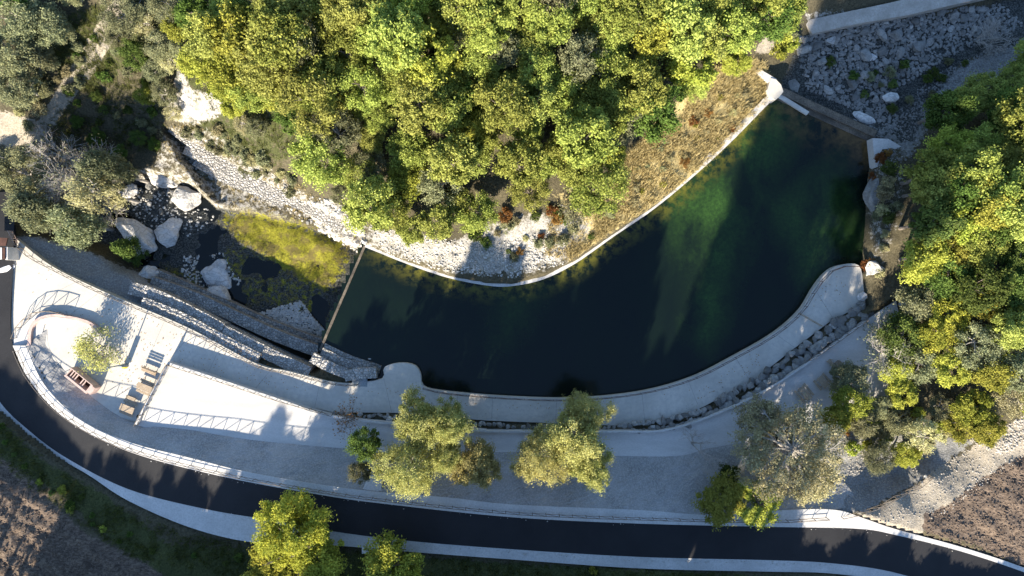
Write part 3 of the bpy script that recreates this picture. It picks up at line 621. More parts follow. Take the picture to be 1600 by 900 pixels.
# ------------------------------------------------------------------ leaf clouds, trunks and trees
def rand_unit(n):
    v = RNG.normal(size=(n, 3)); return v/np.linalg.norm(v, axis=1)[:, None]
def leaf_quads(C, Nrm, size, aspect=1.0):
    n = len(C); a = rand_unit(n); t = np.cross(Nrm, a); t /= np.linalg.norm(t, axis=1)[:, None]+1e-9; b = np.cross(Nrm, t)
    s = (size*RNG.uniform(0.6, 1.3, n))[:, None]; t = t*s*0.5*aspect; b = b*s*0.5
    return np.stack([C-t, C-b*0.8, C+t, C+b*0.8], 1)
def crown_mesh(name, rad, hgt, base, nl, per, size, m, seed, shape='round', lobe=0.30, drop=0.0):
    """leaf clumps spread through the crown, leaving gaps between them"""
    global RNG
    RNG = np.random.default_rng(seed); Q = []; T = []; lobes = []
    for i in range(nl):
        d = rand_unit(1)[0]; r = RNG.uniform(0.35, 0.95)**0.6
        if shape == 'cone': zz = RNG.uniform(0, 1)**1.3; rr = (1-zz)**0.8*rad*math.sqrt(RNG.uniform(0.1, 1)); a = RNG.uniform(0, 6.28); c = np.array([rr*math.cos(a), rr*math.sin(a), zz*hgt])
        elif shape == 'column': zz = RNG.uniform(0, 1); pr = min(1, 3.2*(1-zz)+0.05)*min(1, 0.5+3*zz); rr = pr*rad*math.sqrt(RNG.uniform(0, 0.8)); a = RNG.uniform(0, 6.28); c = np.array([rr*math.cos(a), rr*math.sin(a), zz*hgt])
        else:
            c = np.array([d[0]*rad*r, d[1]*rad*r, (0.45+0.5*d[2]*r)*hgt])
            if shape == 'lumpy': c[:2] *= 0.85+0.22*math.sin(math.atan2(d[1], d[0])*3+seed)
        lr = lobe*rad*RNG.uniform(0.4, 1.35)
        if shape == 'column': lr = lobe*rad*RNG.uniform(0.7, 1.2)
        lobes.append((c, lr)); n = int(per*RNG.uniform(0.6, 1.3))
        u = rand_unit(n); u[:, 2] = u[:, 2]*0.75+0.12
        k1, k2 = rand_unit(2)*RNG.uniform(2, 4)
        rr = RNG.uniform(0.2, 1.0, n)**0.5*(1+0.30*np.sin(u@k1*2.2+1)+0.22*np.sin(u@k2*3.7)+0.16*RNG.normal(size=n))
        p = c+u*(lr*rr)[:, None]
        p += (RNG.normal(size=(n, 3))*0.10*lr)
        if drop: p[:, 2] -= drop*RNG.uniform(0, 1, n)**2
        nr = u*0.7+rand_unit(n)*0.8; nr /= np.linalg.norm(nr, axis=1)[:, None]
        Q.append(leaf_quads(p, nr, np.full(n, size), 1.3)); T.append(np.clip(RNG.uniform(0.15, 0.85)+RNG.normal(size=n)*0.16, 0, 1))
    Q = np.concatenate(Q); T = np.concatenate(T); Q[:, :, 2] += base
    me = quads_mesh(name, Q, T); me.materials.append(M[m]); return me, lobes
def trunk_mesh(name, base, hgt, rad, tr, lobes, m, seed, k=9):
    rg = random.Random(seed); mb = MB()
    top = base+hgt*0.45
    pts = [(0, 0, -0.6)]+[(rg.uniform(-1, 1)*0.12*i, rg.uniform(-1, 1)*0.12*i, top*i/4) for i in range(1, 5)]
    mb.tube(pts, [tr*1.35, tr, tr*0.85, tr*0.7, tr*0.5], 8)
    sel = rg.sample(lobes, min(k, len(lobes)))
    for c, lr in sel:
        s = Vector(pts[rg.choice((2, 3, 4))]); e = Vector((c[0], c[1], c[2]+base)); mid = s.lerp(e, 0.5)+Vector((rg.uniform(-1, 1), rg.uniform(-1, 1), rg.uniform(0, 1)))*0.25
        mb.tube([s, mid, e], [tr*0.42, tr*0.27, tr*0.08], 5)
        for _ in range(3):
            w = e+Vector((rg.uniform(-1, 1), rg.uniform(-1, 1), rg.uniform(-0.4, 1)))*lr*0.9
            mb.tube([mid.lerp(e, 0.6), w], [tr*0.14, tr*0.03], 4, False)
    me = bpy.data.meshes.new(name); me.from_pydata(mb.v, [], mb.f); me.materials.append(M[m]); return me
def bare_mesh(name, hgt, spread, tr, seed, m='bark_pale', depth=5, kids=4, trunk=0.3):
    rg = random.Random(seed); mb = MB(); tips = []
    def grow(p, d, L, r, lv):
        q = p+d*L*0.5+Vector((rg.uniform(-1, 1), rg.uniform(-1, 1), rg.uniform(-1, 1)))*L*0.08
        e = q+(d+Vector((rg.uniform(-1, 1), rg.uniform(-1, 1), rg.uniform(-0.3, 0.6)))*0.25).normalized()*L*0.5
        mb.tube([p, q, e], [r, r*0.8, r*0.6], 6 if lv < 2 else 4, False)
        if lv >= depth: tips.append(np.array(e)); return
        for k in range(kids if lv < depth-1 else kids+1):
            nd = (d*0.9+Vector((rg.gauss(0, 1)*spread, rg.gauss(0, 1)*spread, rg.gauss(0, 0.45)))).normalized()
            grow(q.lerp(e, rg.uniform(0.2, 1)), nd, L*rg.uniform(0.6, 0.82), r*0.58, lv+1)
    for k in range(3):
        grow(Vector((0, 0, -0.4)), Vector((rg.uniform(-0.5, 0.5), rg.uniform(-0.5, 0.5), 1)).normalized(), hgt*trunk, tr, 0)
    me = bpy.data.meshes.new(name); me.from_pydata(mb.v, [], mb.f); me.materials.append(M[m]); return me, tips

LIB = {}
def species(key, count, leaf, bark='bark', **kw):
    LIB[key] = []
    for i in range(count):
        sd = hash(key) % 1 + sum(map(ord, key))*13+i*101
        rad = kw['rad']*(0.9+0.1*(i % 3)); hgt = kw['hgt']*(0.92+0.08*(i % 3)); base = kw['base']
        cm, lobes = crown_mesh('crown', rad, hgt, base, kw['nl'], kw['per'], kw['size'], leaf, sd, kw.get('shape', 'round'), kw.get('lobe', 0.3), kw.get('drop', 0))
        tm = trunk_mesh('trunk', base, hgt, rad, kw.get('tr', 0.2), lobes, bark, sd, kw.get('limbs', 9))
        LIB[key].append((cm, tm, base+hgt, rad))
species('oak', 7, 'leaf_oak', rad=3.1, hgt=4.6, base=3.2, nl=74, per=230, size=0.19, lobe=0.22)
species('bright', 3, 'leaf_bright', rad=2.7, hgt=4.2, base=2.6, nl=62, per=220, size=0.19, lobe=0.23)
species('dark', 3, 'leaf_dark', rad=2.8, hgt=4.6, base=2.4, nl=60, per=220, size=0.19, lobe=0.24)
species('yellow', 3, 'leaf_yellow', rad=2.6, hgt=4.0, base=2.4, nl=60, per=220, size=0.18, lobe=0.23)
species('grey', 4, 'leaf_grey', rad=2.8, hgt=4.0, base=2.0, nl=70, per=210, size=0.15, lobe=0.24, bark='bark_pale', limbs=16)
species('tan', 2, 'leaf_tan', rad=2.6, hgt=3.8, base=2.0, nl=60, per=110, size=0.15, lobe=0.27, bark='bark_pale', limbs=22)
species('willow', 4, 'leaf_willow', rad=3.7, hgt=7.4, base=1.6, nl=150, per=210, size=0.13, shape='lumpy', lobe=0.19, drop=0.9, limbs=24, bark='bark_pale')
species('bigtan', 1, 'leaf_tan', rad=6.3, hgt=7.5, base=2.4, nl=260, per=120, size=0.16, lobe=0.13, bark='bark_pale', tr=0.35, limbs=60)
species('bigyellow', 1, 'leaf_yellow', rad=4.9, hgt=6.2, base=2.2, nl=150, per=230, size=0.18, lobe=0.17, tr=0.3, limbs=24)
species('rust', 1, 'leaf_rust', rad=2.0, hgt=2.8, base=1.0, nl=36, per=110, size=0.2, lobe=0.3)
species('conifer', 2, 'leaf_dark', rad=2.2, hgt=8.0, base=1.2, nl=70, per=130, size=0.22, shape='cone', lobe=0.24)
species('poplar', 3, 'leaf_dark', rad=2.6, hgt=14.0, base=4.0, nl=150, per=95, size=0.42, shape='column', lobe=0.42, tr=0.35)
for k_, lf in (('shrub_green', 'leaf_bright'), ('shrub_dark', 'leaf_dark'), ('shrub_grey', 'leaf_grey'), ('shrub_yellow', 'leaf_yellow'), ('shrub_rust', 'leaf_rust'), ('shrub_tan', 'leaf_tan')):
    species(k_, 2, lf, rad=1.1, hgt=1.3, base=0.15, nl=22, per=90, size=0.17, lobe=0.36, tr=0.06, limbs=5)
def tree(key, px, py, s, label, group=None, name='tree', cat='tree', sz=None, h0=None, lean=(0, 0), base=None, var=None, rz=None):
    """crown seen at photo pixel (px,py); the trunk's foot is found on the ground beneath"""
    cm, tm, ht, rad = LIB[key][random.randrange(len(LIB[key])) if var is None else var]
    sz = sz or s; z = 0
    for _ in range(4):
        zc = z+ht*sz*0.68; x, y = W(px, py, zc); x -= lean[0]; y -= lean[1]; z = H(x, y) if h0 is None else h0
    rt = empty(name, (x, y, z-0.05)); rr = random.uniform(0, 6.28) if rz is None else rz
    for nm, me_ in (('crown', cm), ('trunk', tm)):
        o = link(nm, me_, None, rt); o.rotation_euler = (0, 0, rr); o.scale = (s, s, sz)
        if nm == 'crown' and (lean[0] or lean[1]): o.location = (lean[0], lean[1], 0)
    return tag(rt, label, cat, group)

def region_points(pts, spacing, jitter=0.35, seed=1):
    rg = random.Random(seed); xs = [p[0] for p in pts]; ys = [p[1] for p in pts]; out = []; r = 0
    y = min(ys)
    while y < max(ys):
        x = min(xs)+(spacing/2 if r % 2 else 0)
        while x < max(xs):
            q = (x+rg.uniform(-1, 1)*jitter*spacing, y+rg.uniform(-1, 1)*jitter*spacing)
            if inpoly(np.array([q[0]]), np.array([q[1]]), pts)[0]: out.append(q)
            x += spacing
        y += spacing*0.87; r += 1
    return out
forest = [(330, -40), (1260, -40), (1235, 40), (1180, 85), (1105, 115), (1060, 150), (1000, 215), (1000, 270), (950, 300), (860, 300), (800, 320), (745, 372), (660, 368), (590, 345), (520, 300), (478, 265), (465, 205), (395, 178), (370, 120), (330, 60)]
pts_f = region_points(forest, 49, 0.38, 5)
for i, (a, b) in enumerate(pts_f):
    if math.hypot(a-775, b-335) < 30 or random.random() < .015: continue
    u = random.random(); g = fbm(np.array([a*1.0]), np.array([b*1.0]), 0.009, 4)[0]
    if g < 0.4: key = 'bright' if u < 0.5 else ('oak' if u < 0.8 else 'grey')
    elif g < 0.55: key = 'oak' if u < 0.75 else ('bright' if u < 0.9 else 'dark')
    else: key = 'oak' if u < 0.7 else ('dark' if u < 0.82 else 'grey')
    s = random.uniform(0.62, 1.2)*(0.9 if b > 240 else 1)
    if 440 < a < 560 and b > 170 and u < 0.35: key = 'yellow'
    tree(key, a, b, s, {'oak': 'green broadleaf tree packed into the dense wood above the pond', 'bright': 'bright yellow-green tree in the dense wood above the pond', 'dark': 'dark green tree between lighter crowns in the wood above the pond', 'grey': 'dull grey-green tree in the dense wood above the pond', 'yellow': 'yellow-leaved tree at the left edge of the wood'}[key],
         {'oak': 'green trees of the wood above the pond', 'bright': 'bright trees of the wood above the pond', 'dark': 'dark trees of the wood above the pond', 'grey': 'grey-green trees of the wood above the pond', 'yellow': 'yellow trees at the edge of the wood'}[key], name='broadleaf_tree', sz=s*random.uniform(0.7, 1.45))
# right-hand wood
rightw = [(1470, 175), (1495, 130), (1550, 110), (1650, 80), (1650, 640), (1560, 665), (1480, 700), (1400, 725), (1335, 715), (1315, 650), (1325, 585), (1385, 520), (1440, 500), (1440, 440), (1450, 350), (1440, 265)]
for i, (a, b) in enumerate(region_points(rightw, 52, 0.3, 8)):
    u = random.random()
    if b > 560: key = 'tan' if u < 0.15 else 'grey' if u < 0.4 else 'bright' if u < 0.85 else 'dark'
    elif 430 < b: key = 'grey' if u < 0.3 else 'oak' if u < 0.6 else 'dark' if u < 0.8 else 'yellow'
    elif b < 210: key = 'dark' if u < 0.35 else 'oak'
    else: key = 'bright' if u < 0.35 else 'oak' if u < 0.85 else 'dark'
    s = random.uniform(0.75, 1.1)*(0.8 if b > 600 else 1); tall = 1.35 if a < 1500 and b < 400 else 1
    tree(key, a, b, s, {'oak': 'green broadleaf tree in the wood right of the pond', 'bright': 'bright green tree in the wood right of the pond', 'dark': 'dark green tree in the wood right of the pond', 'grey': 'grey-green tree in the lower part of the right-hand wood', 'tan': 'tan half-bare tree in the lower part of the right-hand wood', 'yellow': 'yellowish tree in the middle of the right-hand wood'}[key],
         {'oak': 'green trees right of the pond', 'bright': 'bright trees right of the pond', 'dark': 'dark trees right of the pond', 'grey': 'grey-green trees right of the pond', 'tan': 'tan trees right of the pond', 'yellow': 'yellow trees right of the pond'}[key], name='broadleaf_tree', sz=s*tall*random.uniform(0.8, 1.2))
# upper left slope
for (a, b, k_, s) in [(20, 20, 'grey', 1.1), (65, 35, 'grey', 1.0), (15, 80, 'grey', 1.1), (50, 88, 'grey', .9), (95, 50, 'grey', .6), (25, 135, 'grey', 1.0), (105, -15, 'grey', .7), (10, -20, 'dark', 1.0)]:
    tree(k_, a, b, s, 'grey-green tree on the upper left hillside beside the sandy path', 'grey-green trees on the upper left hillside', name='broadleaf_tree')
for (a, b, k_, s) in [(190, 20, 'grey', .8), (225, 35, 'tan', .7), (250, 70, 'grey', .75), (275, 40, 'bright', .7), (240, 110, 'grey', .6), (265, 95, 'tan', .6), (285, 75, 'grey', .6), (300, 20, 'dark', .8), (310, 100, 'bright', .75), (330, 110, 'yellow', .6), (345, 135, 'bright', .6), (255, 145, 'grey', .55), (270, 175, 'tan', .45), (180, 60, 'grey', .5), (210, 85, 'dark', .6), (215, 10, 'grey', .7), (260, 5, 'grey', .7), (365, 165, 'bright', .6), (380, 195, 'tan', .5), (400, 200, 'grey', .5)]:
    tree(k_, a, b, s, 'small olive-toned tree on the slope left of the wood', 'small trees on the slope left of the wood', name='small_tree')
tree('bright', 228, 148, .5, 'single bright green small tree standing over the dark shaded hollow', name='small_tree')
for (a, b, k_, s) in [(150, 215, 'dark', .75), (185, 240, 'dark', .7), (215, 215, 'dark', .6), (120, 190, 'dark', .5), (240, 225, 'dark', .5), (150, 150, 'dark', .4)]:
    tree(k_, a, b, s*.6, 'dark green small tree in the shaded hollow at upper left', 'dark small trees in the shaded hollow', name='small_tree', sz=s*.45)
# trees along the stream at left
tree('grey', 60, 330, 1.15, 'large grey-green tree at the corner of the plaza beneath the bare tree', name='broadleaf_tree', sz=2.2)
tree('grey', 115, 350, 1.1, 'grey-green tree overhanging the plaza fence left of the conifer', name='broadleaf_tree', sz=2.1)
tree('grey', 35, 270, 1.0, 'grey-green tree at the left picture edge beside the bare tree', name='broadleaf_tree', sz=1.2)
tree('tan', 145, 300, 1.0, 'brownish tree right of the bare tree above the stream', name='broadleaf_tree', sz=2.5)
tree('bright', 8, 310, .7, 'bright green tree at the left edge above the road opening', name='broadleaf_tree')
tree('grey', 165, 265, .9, 'olive leafy tree behind the bare tree by the stream head', name='broadleaf_tree', sz=2.5)
tree('conifer', 193, 388, .95, 'dark green bushy conifer between plaza fence and stream', name='conifer_tree', sz=.75)
def bare(px, py, hgt, spread, tr, seed, label, depth=5, kids=3, leaf=None, nleaf=0, h0=None, trunk=0.3, m='bark_pale', zz=0.6):
    me_, tips = bare_mesh('branches', hgt, spread, tr, seed, m, depth, kids, trunk); z = 0
    for _ in range(4):
        x, y = W(px, py, z+hgt*zz); z = H(x, y) if h0 is None else h0
    rt = empty('bare_tree', (x, y, z)); link('branches', me_, None, rt)
    if leaf:
        global RNG
        RNG = np.random.default_rng(seed); T = np.array(tips); C = T[RNG.integers(0, len(T), nleaf)]+RNG.normal(size=(nleaf, 3))*0.35
        link('leaves', quads_mesh('leaves', leaf_quads(C, rand_unit(nleaf), np.full(nleaf, 0.17), 1.4), RNG.uniform(0, 1, nleaf)), M[leaf], rt)
    return tag(rt, label, 'tree')
bare(95, 255, 14, 0.55, 0.20, 4, 'tall bare tree with pale spreading branches above the plaza corner', 5, 4, 'leaf_grey', 2500)
bare(140, 545, 5.2, 0.6, 0.09, 9, 'slender sparse-leaved tree growing in the sunken bed on the plaza', 4, 4, 'leaf_willow', 2900, 0.0)
bare(1095, 705, 6.5, 0.5, 0.10, 15, 'leafless grey-white tree left of the big tan tree', 5, 3, None, 0, 1.3)
bare(1555, 45, 6, 0.8, 0.09, 17, 'bare pale shrub-like tree over the dry riverbed at top right', 5, 3)
bare(1575, 55, 5, 0.8, 0.08, 18, 'second bare pale tree at the right end of the dry riverbed', 4, 3)
bare(1385, 545, 8, 0.55, 0.16, 22, 'half-bare tree with white limbs at the end of the raised path', 5, 3, 'leaf_grey', 2500)
bare(545, 662, 5, 0.6, 0.07, 25, 'reddish bare sapling leaning over the rock strip by the gravel path', 4, 3, 'leaf_rust', 260, 1.2, m='bark')
bare(312, 35, 4, 0.8, 0.07, 26, 'dead grey brush tree in the clearing left of the wood', 4, 3, None, 0)
bare(915, 315, 6, 0.5, 0.13, 28, 'grey leaning tree with pale trunk at the lower edge of the wood', 4, 3, 'leaf_grey', 2200)
# willows on the gravel bank
for (a, b, s, z, v, lb) in [(650, 660, .98, 1.35, 0, 'tall yellow-green willow, topmost of the clump left of centre'), (700, 668, .8, 1.2, 1, 'yellow-green willow leaning right over the raised path'), (635, 735, 1.0, 1.1, 2, 'pale yellow willow nearest the road in the clump left of centre'), (745, 730, .95, 1.1, 3, 'round yellow-green willow right of the pale roadside willow'), (695, 715, .7, 1.0, 1, 'smaller olive willow between the two large roadside willows'),
                         (895, 690, 1.2, 1.35, 0, 'broad tall yellow-green willow in the centre of the gravel bank'), (845, 720, .9, 1.0, 2, 'low pale willow leaning left from the central willow'), (925, 735, .85, 1.1, 3, 'pointed yellowish willow on the road side of the central willow'), (920, 650, .8, 1.1, 1, 'darker green willow behind the central willow by the rock strip')]:
    tree('willow', a, b, s, lb, name='willow_tree', sz=z, h0=1.6, var=v)
tree('dark', 568, 695, .62, 'slim dark olive tree left of the concrete culvert', name='small_tree', sz=1.1, h0=1.4)
tree('grey', 560, 738, .5, 'smaller olive tree on the road side of the slim dark olive tree', name='small_tree', sz=.9, h0=2.0)
tree('bigtan', 1238, 708, 1.15, 'large round tan-coloured tree beside the raised path', name='broadleaf_tree', sz=1.0, h0=1.6)
tree('tan', 1190, 655, 1.1, 'small tan tree behind the large round tan tree', name='broadleaf_tree', sz=1.0, h0=1.4)
tree('tan', 1270, 748, 1.2, 'tan tree on the road side of the large round tan tree', name='broadleaf_tree', sz=1.0, h0=2.0)
tree('bright', 1126, 782, 1.0, 'bright green bush-like tree, left one beside the road fence', name='small_tree', sz=.6, h0=2.3)
tree('bright', 1180, 785, 1.2, 'bright green bush-like tree, right one beside the road fence', name='small_tree', sz=.6, h0=2.3)
tree('shrub_dark', 1140, 740, 1.1, 'dark green shrub between bare tree and bright bushes', name='shrub', cat='shrub', h0=1.8)
tree('bright', 1305, 655, .6, 'bright green tree between the tan tree and the right-hand wood', name='small_tree', sz=.7, h0=1.6)
tree('bigyellow', 452, 830, 1.0, 'large yellow-green tree over the road at lower left of centre', name='broadleaf_tree', sz=1.05, lean=(0, 1.6))
tree('yellow', 495, 872, 1.3, 'yellow-green tree at the right side of the large roadside tree', name='broadleaf_tree', sz=1.0, lean=(0, 1.0))
tree('yellow', 425, 885, 1.3, 'yellow-green tree at the bottom picture edge below the large roadside tree', name='broadleaf_tree', sz=1.0, lean=(0, 0.5))
tree('yellow', 612, 880, 1.25, 'bright yellow tree beside the square concrete well', name='small_tree', sz=1.0, lean=(0, .6))
tree('yellow', 640, 905, .7, 'yellow tree half cut off by the bottom edge right of the well', name='small_tree', sz=.9)
tree('shrub_yellow', 928, 893, .5, 'tiny yellow shrub at the bottom edge below the road', name='shrub', cat='shrub')
tree('rust', 790, 335, .5, 'reddish-brown shrub under the lower edge of the wood', name='shrub', cat='shrub')
# shrubs
def shrubs(area, sp, keys, s, label, group, seed):
    for a, b in region_points(area, sp, 0.45, seed):
        tree(random.choice(keys), a, b, random.uniform(*s), label, group, name='shrub', cat='shrub')
shrubs([(270, 200), (340, 200), (480, 290), (470, 310), (400, 280), (300, 225)], 17, ['shrub_grey', 'shrub_tan', 'shrub_grey'], (.35, .75), 'low grey-brown shrub on the pale bank above the white terrace', 'shrubs above the white terrace', 2)
shrubs([(110, 60), (230, 40), (270, 130), (260, 230), (90, 190)], 34, ['shrub_dark', 'shrub_dark', 'shrub_grey'], (.4, .8), 'low shrub on the shaded upper left slope', 'shrubs on the upper left slope', 3)
shrubs([(20, 150), (120, 60), (150, 100), (60, 200), (20, 215)], 26, ['shrub_tan', 'shrub_grey'], (.4, .8), 'small dry shrub beside the sandy hillside path', 'dry shrubs beside the sandy path', 4)
shrubs([(720, 355), (860, 320), (960, 300), (960, 345), (900, 385), (800, 405), (740, 390)], 24, ['shrub_tan', 'shrub_tan', 'shrub_grey', 'shrub_dark', 'shrub_grey', 'shrub_rust'], (.3, .8), 'low brownish shrub on the stony bank below the wood', 'shrubs on the stony bank below the wood', 5)
shrubs([(1000, 250), (1100, 160), (1190, 115), (1195, 150), (1100, 245), (960, 350)], 24, ['shrub_yellow', 'shrub_tan', 'shrub_grey', 'shrub_tan', 'shrub_rust'], (.25, .6), 'small yellowish shrub in the dry golden grass', 'shrubs in the dry golden grass', 6)
shrubs([(1355, 230), (1410, 240), (1400, 350), (1380, 450), (1355, 440), (1360, 330)], 22, ['shrub_tan', 'shrub_dark', 'shrub_grey', 'shrub_grey', 'shrub_tan', 'shrub_rust'], (.4, .9), 'small shrub clinging to the rocky east shore', 'shrubs on the rocky east shore', 7)
shrubs([(1225, 40), (1250, 70), (1235, 100), (1205, 80)], 20, ['shrub_grey', 'shrub_green'], (.7, 1.1), 'green shrub at the end of the white track', 'shrubs at the end of the white track', 8)
shrubs([(1290, 90), (1450, 100), (1520, 80), (1500, 130), (1440, 190), (1350, 150)], 30, ['shrub_dark', 'shrub_grey', 'shrub_dark'], (.3, .7), 'dark low shrub among the riverbed stones', 'shrubs among the riverbed stones', 9)
shrubs([(0, 650), (60, 720), (150, 790), (260, 850), (400, 870), (400, 890), (200, 860), (60, 770), (0, 700)], 30, ['shrub_dark', 'shrub_green', 'shrub_dark'], (.25, .6), 'low green weed clump below the road shoulder', 'weed clumps below the road shoulder', 10)
shrubs([(1310, 640), (1330, 700), (1400, 715), (1480, 700), (1570, 660), (1560, 640), (1400, 640)], 22, ['shrub_green', 'shrub_tan', 'shrub_rust'], (.6, 1.0), 'shrub along the lower fringe of the right-hand wood', 'shrubs along the fringe of the right-hand wood', 11)

# trees just south of the photographed ground, whose shade falls across it
def shade_row(u0, u1, reach, low=None, y0=1000, step=42):
    u = u0
    while u <= u1:
        r = reach(u) if callable(reach) else reach; r += random.uniform(-14, 14)
        py = y0+random.uniform(-12, 12); px = u-(py-900)*SDX/SDY+random.uniform(-6, 6)
        x, y = (px-800)/PPM, (450-py)/PPM; zt = 0.477*(py-r)/PPM; g = H(x, y); ht = max(zt-g, 2.5)
        key = 'poplar'; cm, tm, h, rad = LIB[key][random.randrange(3)]
        rt = empty('poplar_tree', (x, y, g)); rr = random.uniform(0, 6.28)
        sxy = random.uniform(.72, .95)
        o1 = link('crown', cm, None, rt); o2 = link('trunk', tm, None, rt)
        if low:
            zb = 0.477*(py-low)/PPM-g; sz = (ht-zb)/(h-4.0)
            o1.scale = (sxy, sxy, sz); o1.location = (0, 0, zb-4.0*sz); o2.scale = (1, 1, ht/h)
        else:
            for o in (o1, o2): o.scale = (sxy, sxy, ht/h)
            if ht < 12: o1.location = (0, 0, 0)
            o1.scale = (sxy*1.05, sxy*1.05, ht/(h-3.2)); o1.location = (0, 0, -3.2*ht/(h-3.2))
        for o in (o1, o2): o.rotation_euler = (0, 0, rr)
        tag(rt, 'tall dark poplar in the row south of the road', 'tree', 'poplars south of the road'); u += step
prof = lambda u: float(np.interp(u, [-200, -60, 0, 130, 290, 330, 360, 370, 515, 525, 560, 570, 660, 670, 730, 740, 866, 876, 950], [540, 600, 655, 680, 692, 640, 600, 680, 680, 560, 560, 640, 640, 470, 470, 570, 570, 570, 570]))
shade_row(-220, 62, prof, low=700, step=27)  # unseen crowns raised so sun passes beneath them to the field
shade_row(92, 945, prof, step=31); shade_row(100, 945, lambda u: prof(u)+60, y0=1045, step=36)
shade_row(955, 1048, 0, y0=1010, step=22); shade_row(960, 1046, 40, y0=1060, step=22)
shade_row(1058, 1152, -20, low=340, y0=1030, step=18)  # extra unseen trees, crowns held high to shade only the riverbed
shade_row(1105, 1175, 690, step=30); shade_row(1100, 1165, 710, y0=1040, step=34)
shade_row(1190, 1700, lambda u: np.interp(u, [1180, 1250, 1700], [735, 770, 830])+random.choice((-18, 0, 15)), y0=1000, step=25)

# ------------------------------------------------------------------ rocks
def rock_mesh(seed, flat=0.7, cuts=7, sub=3):
    import bmesh
    rg = random.Random(seed); bm = bmesh.new(); bmesh.ops.create_icosphere(bm, subdivisions=sub, radius=1)
    pl = [(Vector((rg.gauss(0, 1), rg.gauss(0, 1), rg.gauss(0, .7))).normalized(), rg.uniform(.5, .82)) for _ in range(cuts)]
    from mathutils import noise as mn
    for v in bm.verts:
        for n, d in pl:
            k = v.co.dot(n)
            if k > d: v.co -= n*(k-d)*0.97
        v.co += v.co.normalized()*mn.noise(v.co*2.1+Vector((seed*3.3, 0, 0)))*0.12
        v.co += v.co.normalized()*mn.noise(v.co*6+Vector((seed, 0, 0)))*0.04
        v.co.z *= flat
    me = bpy.data.meshes.new('stone'); bm.to_mesh(me); bm.free(); return me
RM = [rock_mesh(i, random.uniform(.55, .85), random.randint(6, 11), 2) for i in range(12)]
for me_ in RM: me_.materials.append(M['stone'])
def stone(px, py, r, z, label, group, name='stone', cat='rock', asp=None, ang=None):
    x, y = W(px, py, z); o = link(name, random.choice(RM)); o.location = (x, y, z)
    a = asp or random.uniform(.75, 1.35); o.scale = (r*a, r/a, r*random.uniform(.7, 1)); o.rotation_euler = (random.uniform(-.3, .3), random.uniform(-.3, .3), random.uniform(0, 6.28) if ang is None else ang)
    return tag(o, label, cat, group)
def boulder(px, py, rx, ry, ang, z, label, seed, cut=9, h=0.7, m='boulder'):
    me_ = rock_mesh(seed, 0.8, cut, 4); me_.materials.append(M[m]); x, y = W(px, py, z+h*.5)
    o = link('boulder', me_); o.location = (x, y, z); o.scale = (rx/PPM, ry/PPM, h*min(rx, ry)/PPM*1.1); o.rotation_euler = (0, 0, R(-ang)); return tag(o, label, 'boulder')
boulder(250, 264, 40, 29, 20, -4.6, 'large bright white boulder at the head of the stream pool', 101)
boulder(288, 308, 29, 22, -10, -4.7, 'rounded white boulder in the dark water below the terrace', 102)
boulder(260, 362, 31, 28, 10, -4.9, 'square cracked white boulder in the middle of the stream', 103)
boulder(214, 372, 50, 26, 35, -4.6, 'big smooth grey boulder beside the conifer', 104, m='boulder')
boulder(228, 430, 22, 16, -20, -3.6, 'small white angular boulder at the corner of the gabion wall', 105)
boulder(340, 462, 25, 22, 50, -5.0, 'white angular boulder at the foot of the gabion wall', 106)
boulder(298, 455, 30, 11, 20, -5.0, 'long low white rock between weeds and gabion wall', 107)
boulder(342, 425, 34, 28, 40, -5.4, 'wide pale flat rock island in the mossy stream', 108, h=.35)
boulder(200, 300, 22, 14, -20, -4.8, 'pale rock at the dark upper end of the stream', 109)
boulder(455, 512, 52, 34, 25, -5.7, 'broad mound of pale rubble beside the lower weir', 110, 14, .4)
boulder(312, 168, 46, 20, 20, 1.6, 'white limestone outcrop below the yellow-green trees at left', 111, 8, .6)
boulder(292, 135, 14, 22, 20, 2.4, 'upright white limestone outcrop at the left edge of the wood', 112, 7, .8)
boulder(1350, 463, 9, 8, 0, .2, 'single white block on the far end of the lower walk', 113)
boulder(577, 560, 5, 3, 10, -1.0, 'small white stone poking out of the pond by the apron', 114)
boulder(1352, 185, 20, 10, 25, -1.4, 'pale jagged boulder just above the brown weir', 115)
boulder(1338, 192, 16, 7, 25, -1.6, 'lower flat boulder touching the brown weir', 116)
boulder(1395, 150, 15, 9, 0, -1.5, 'rounded grey boulder in the middle of the riverbed', 117)
boulder(1360, 88, 13, 6, 5, -1.7, 'long pale boulder in the cobbles of the riverbed', 118)
boulder(1300, 62, 11, 7, -15, -1.2, 'pale boulder just below the white track', 119)
boulder(1095, 132, 16, 7, -20, 2.2, 'white rock showing between the wood and the dry grass', 120)
boulder(765, 372, 9, 7, 0, 1.3, 'white rock on the stony bank under the wood', 121)
boulder(608, 655, 6, 5, 0, .5, 'white lump of rock at the left end of the rock strip', 122)
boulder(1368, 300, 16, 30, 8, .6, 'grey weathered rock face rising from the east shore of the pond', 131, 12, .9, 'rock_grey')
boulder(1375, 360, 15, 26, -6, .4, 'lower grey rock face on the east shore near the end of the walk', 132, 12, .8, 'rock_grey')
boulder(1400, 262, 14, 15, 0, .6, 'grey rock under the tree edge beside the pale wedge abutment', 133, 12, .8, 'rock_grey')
boulder(1368, 420, 16, 14, 0, .8, 'brownish lit rock knob at the corner of the walk', 134, 12, .9, 'rock')
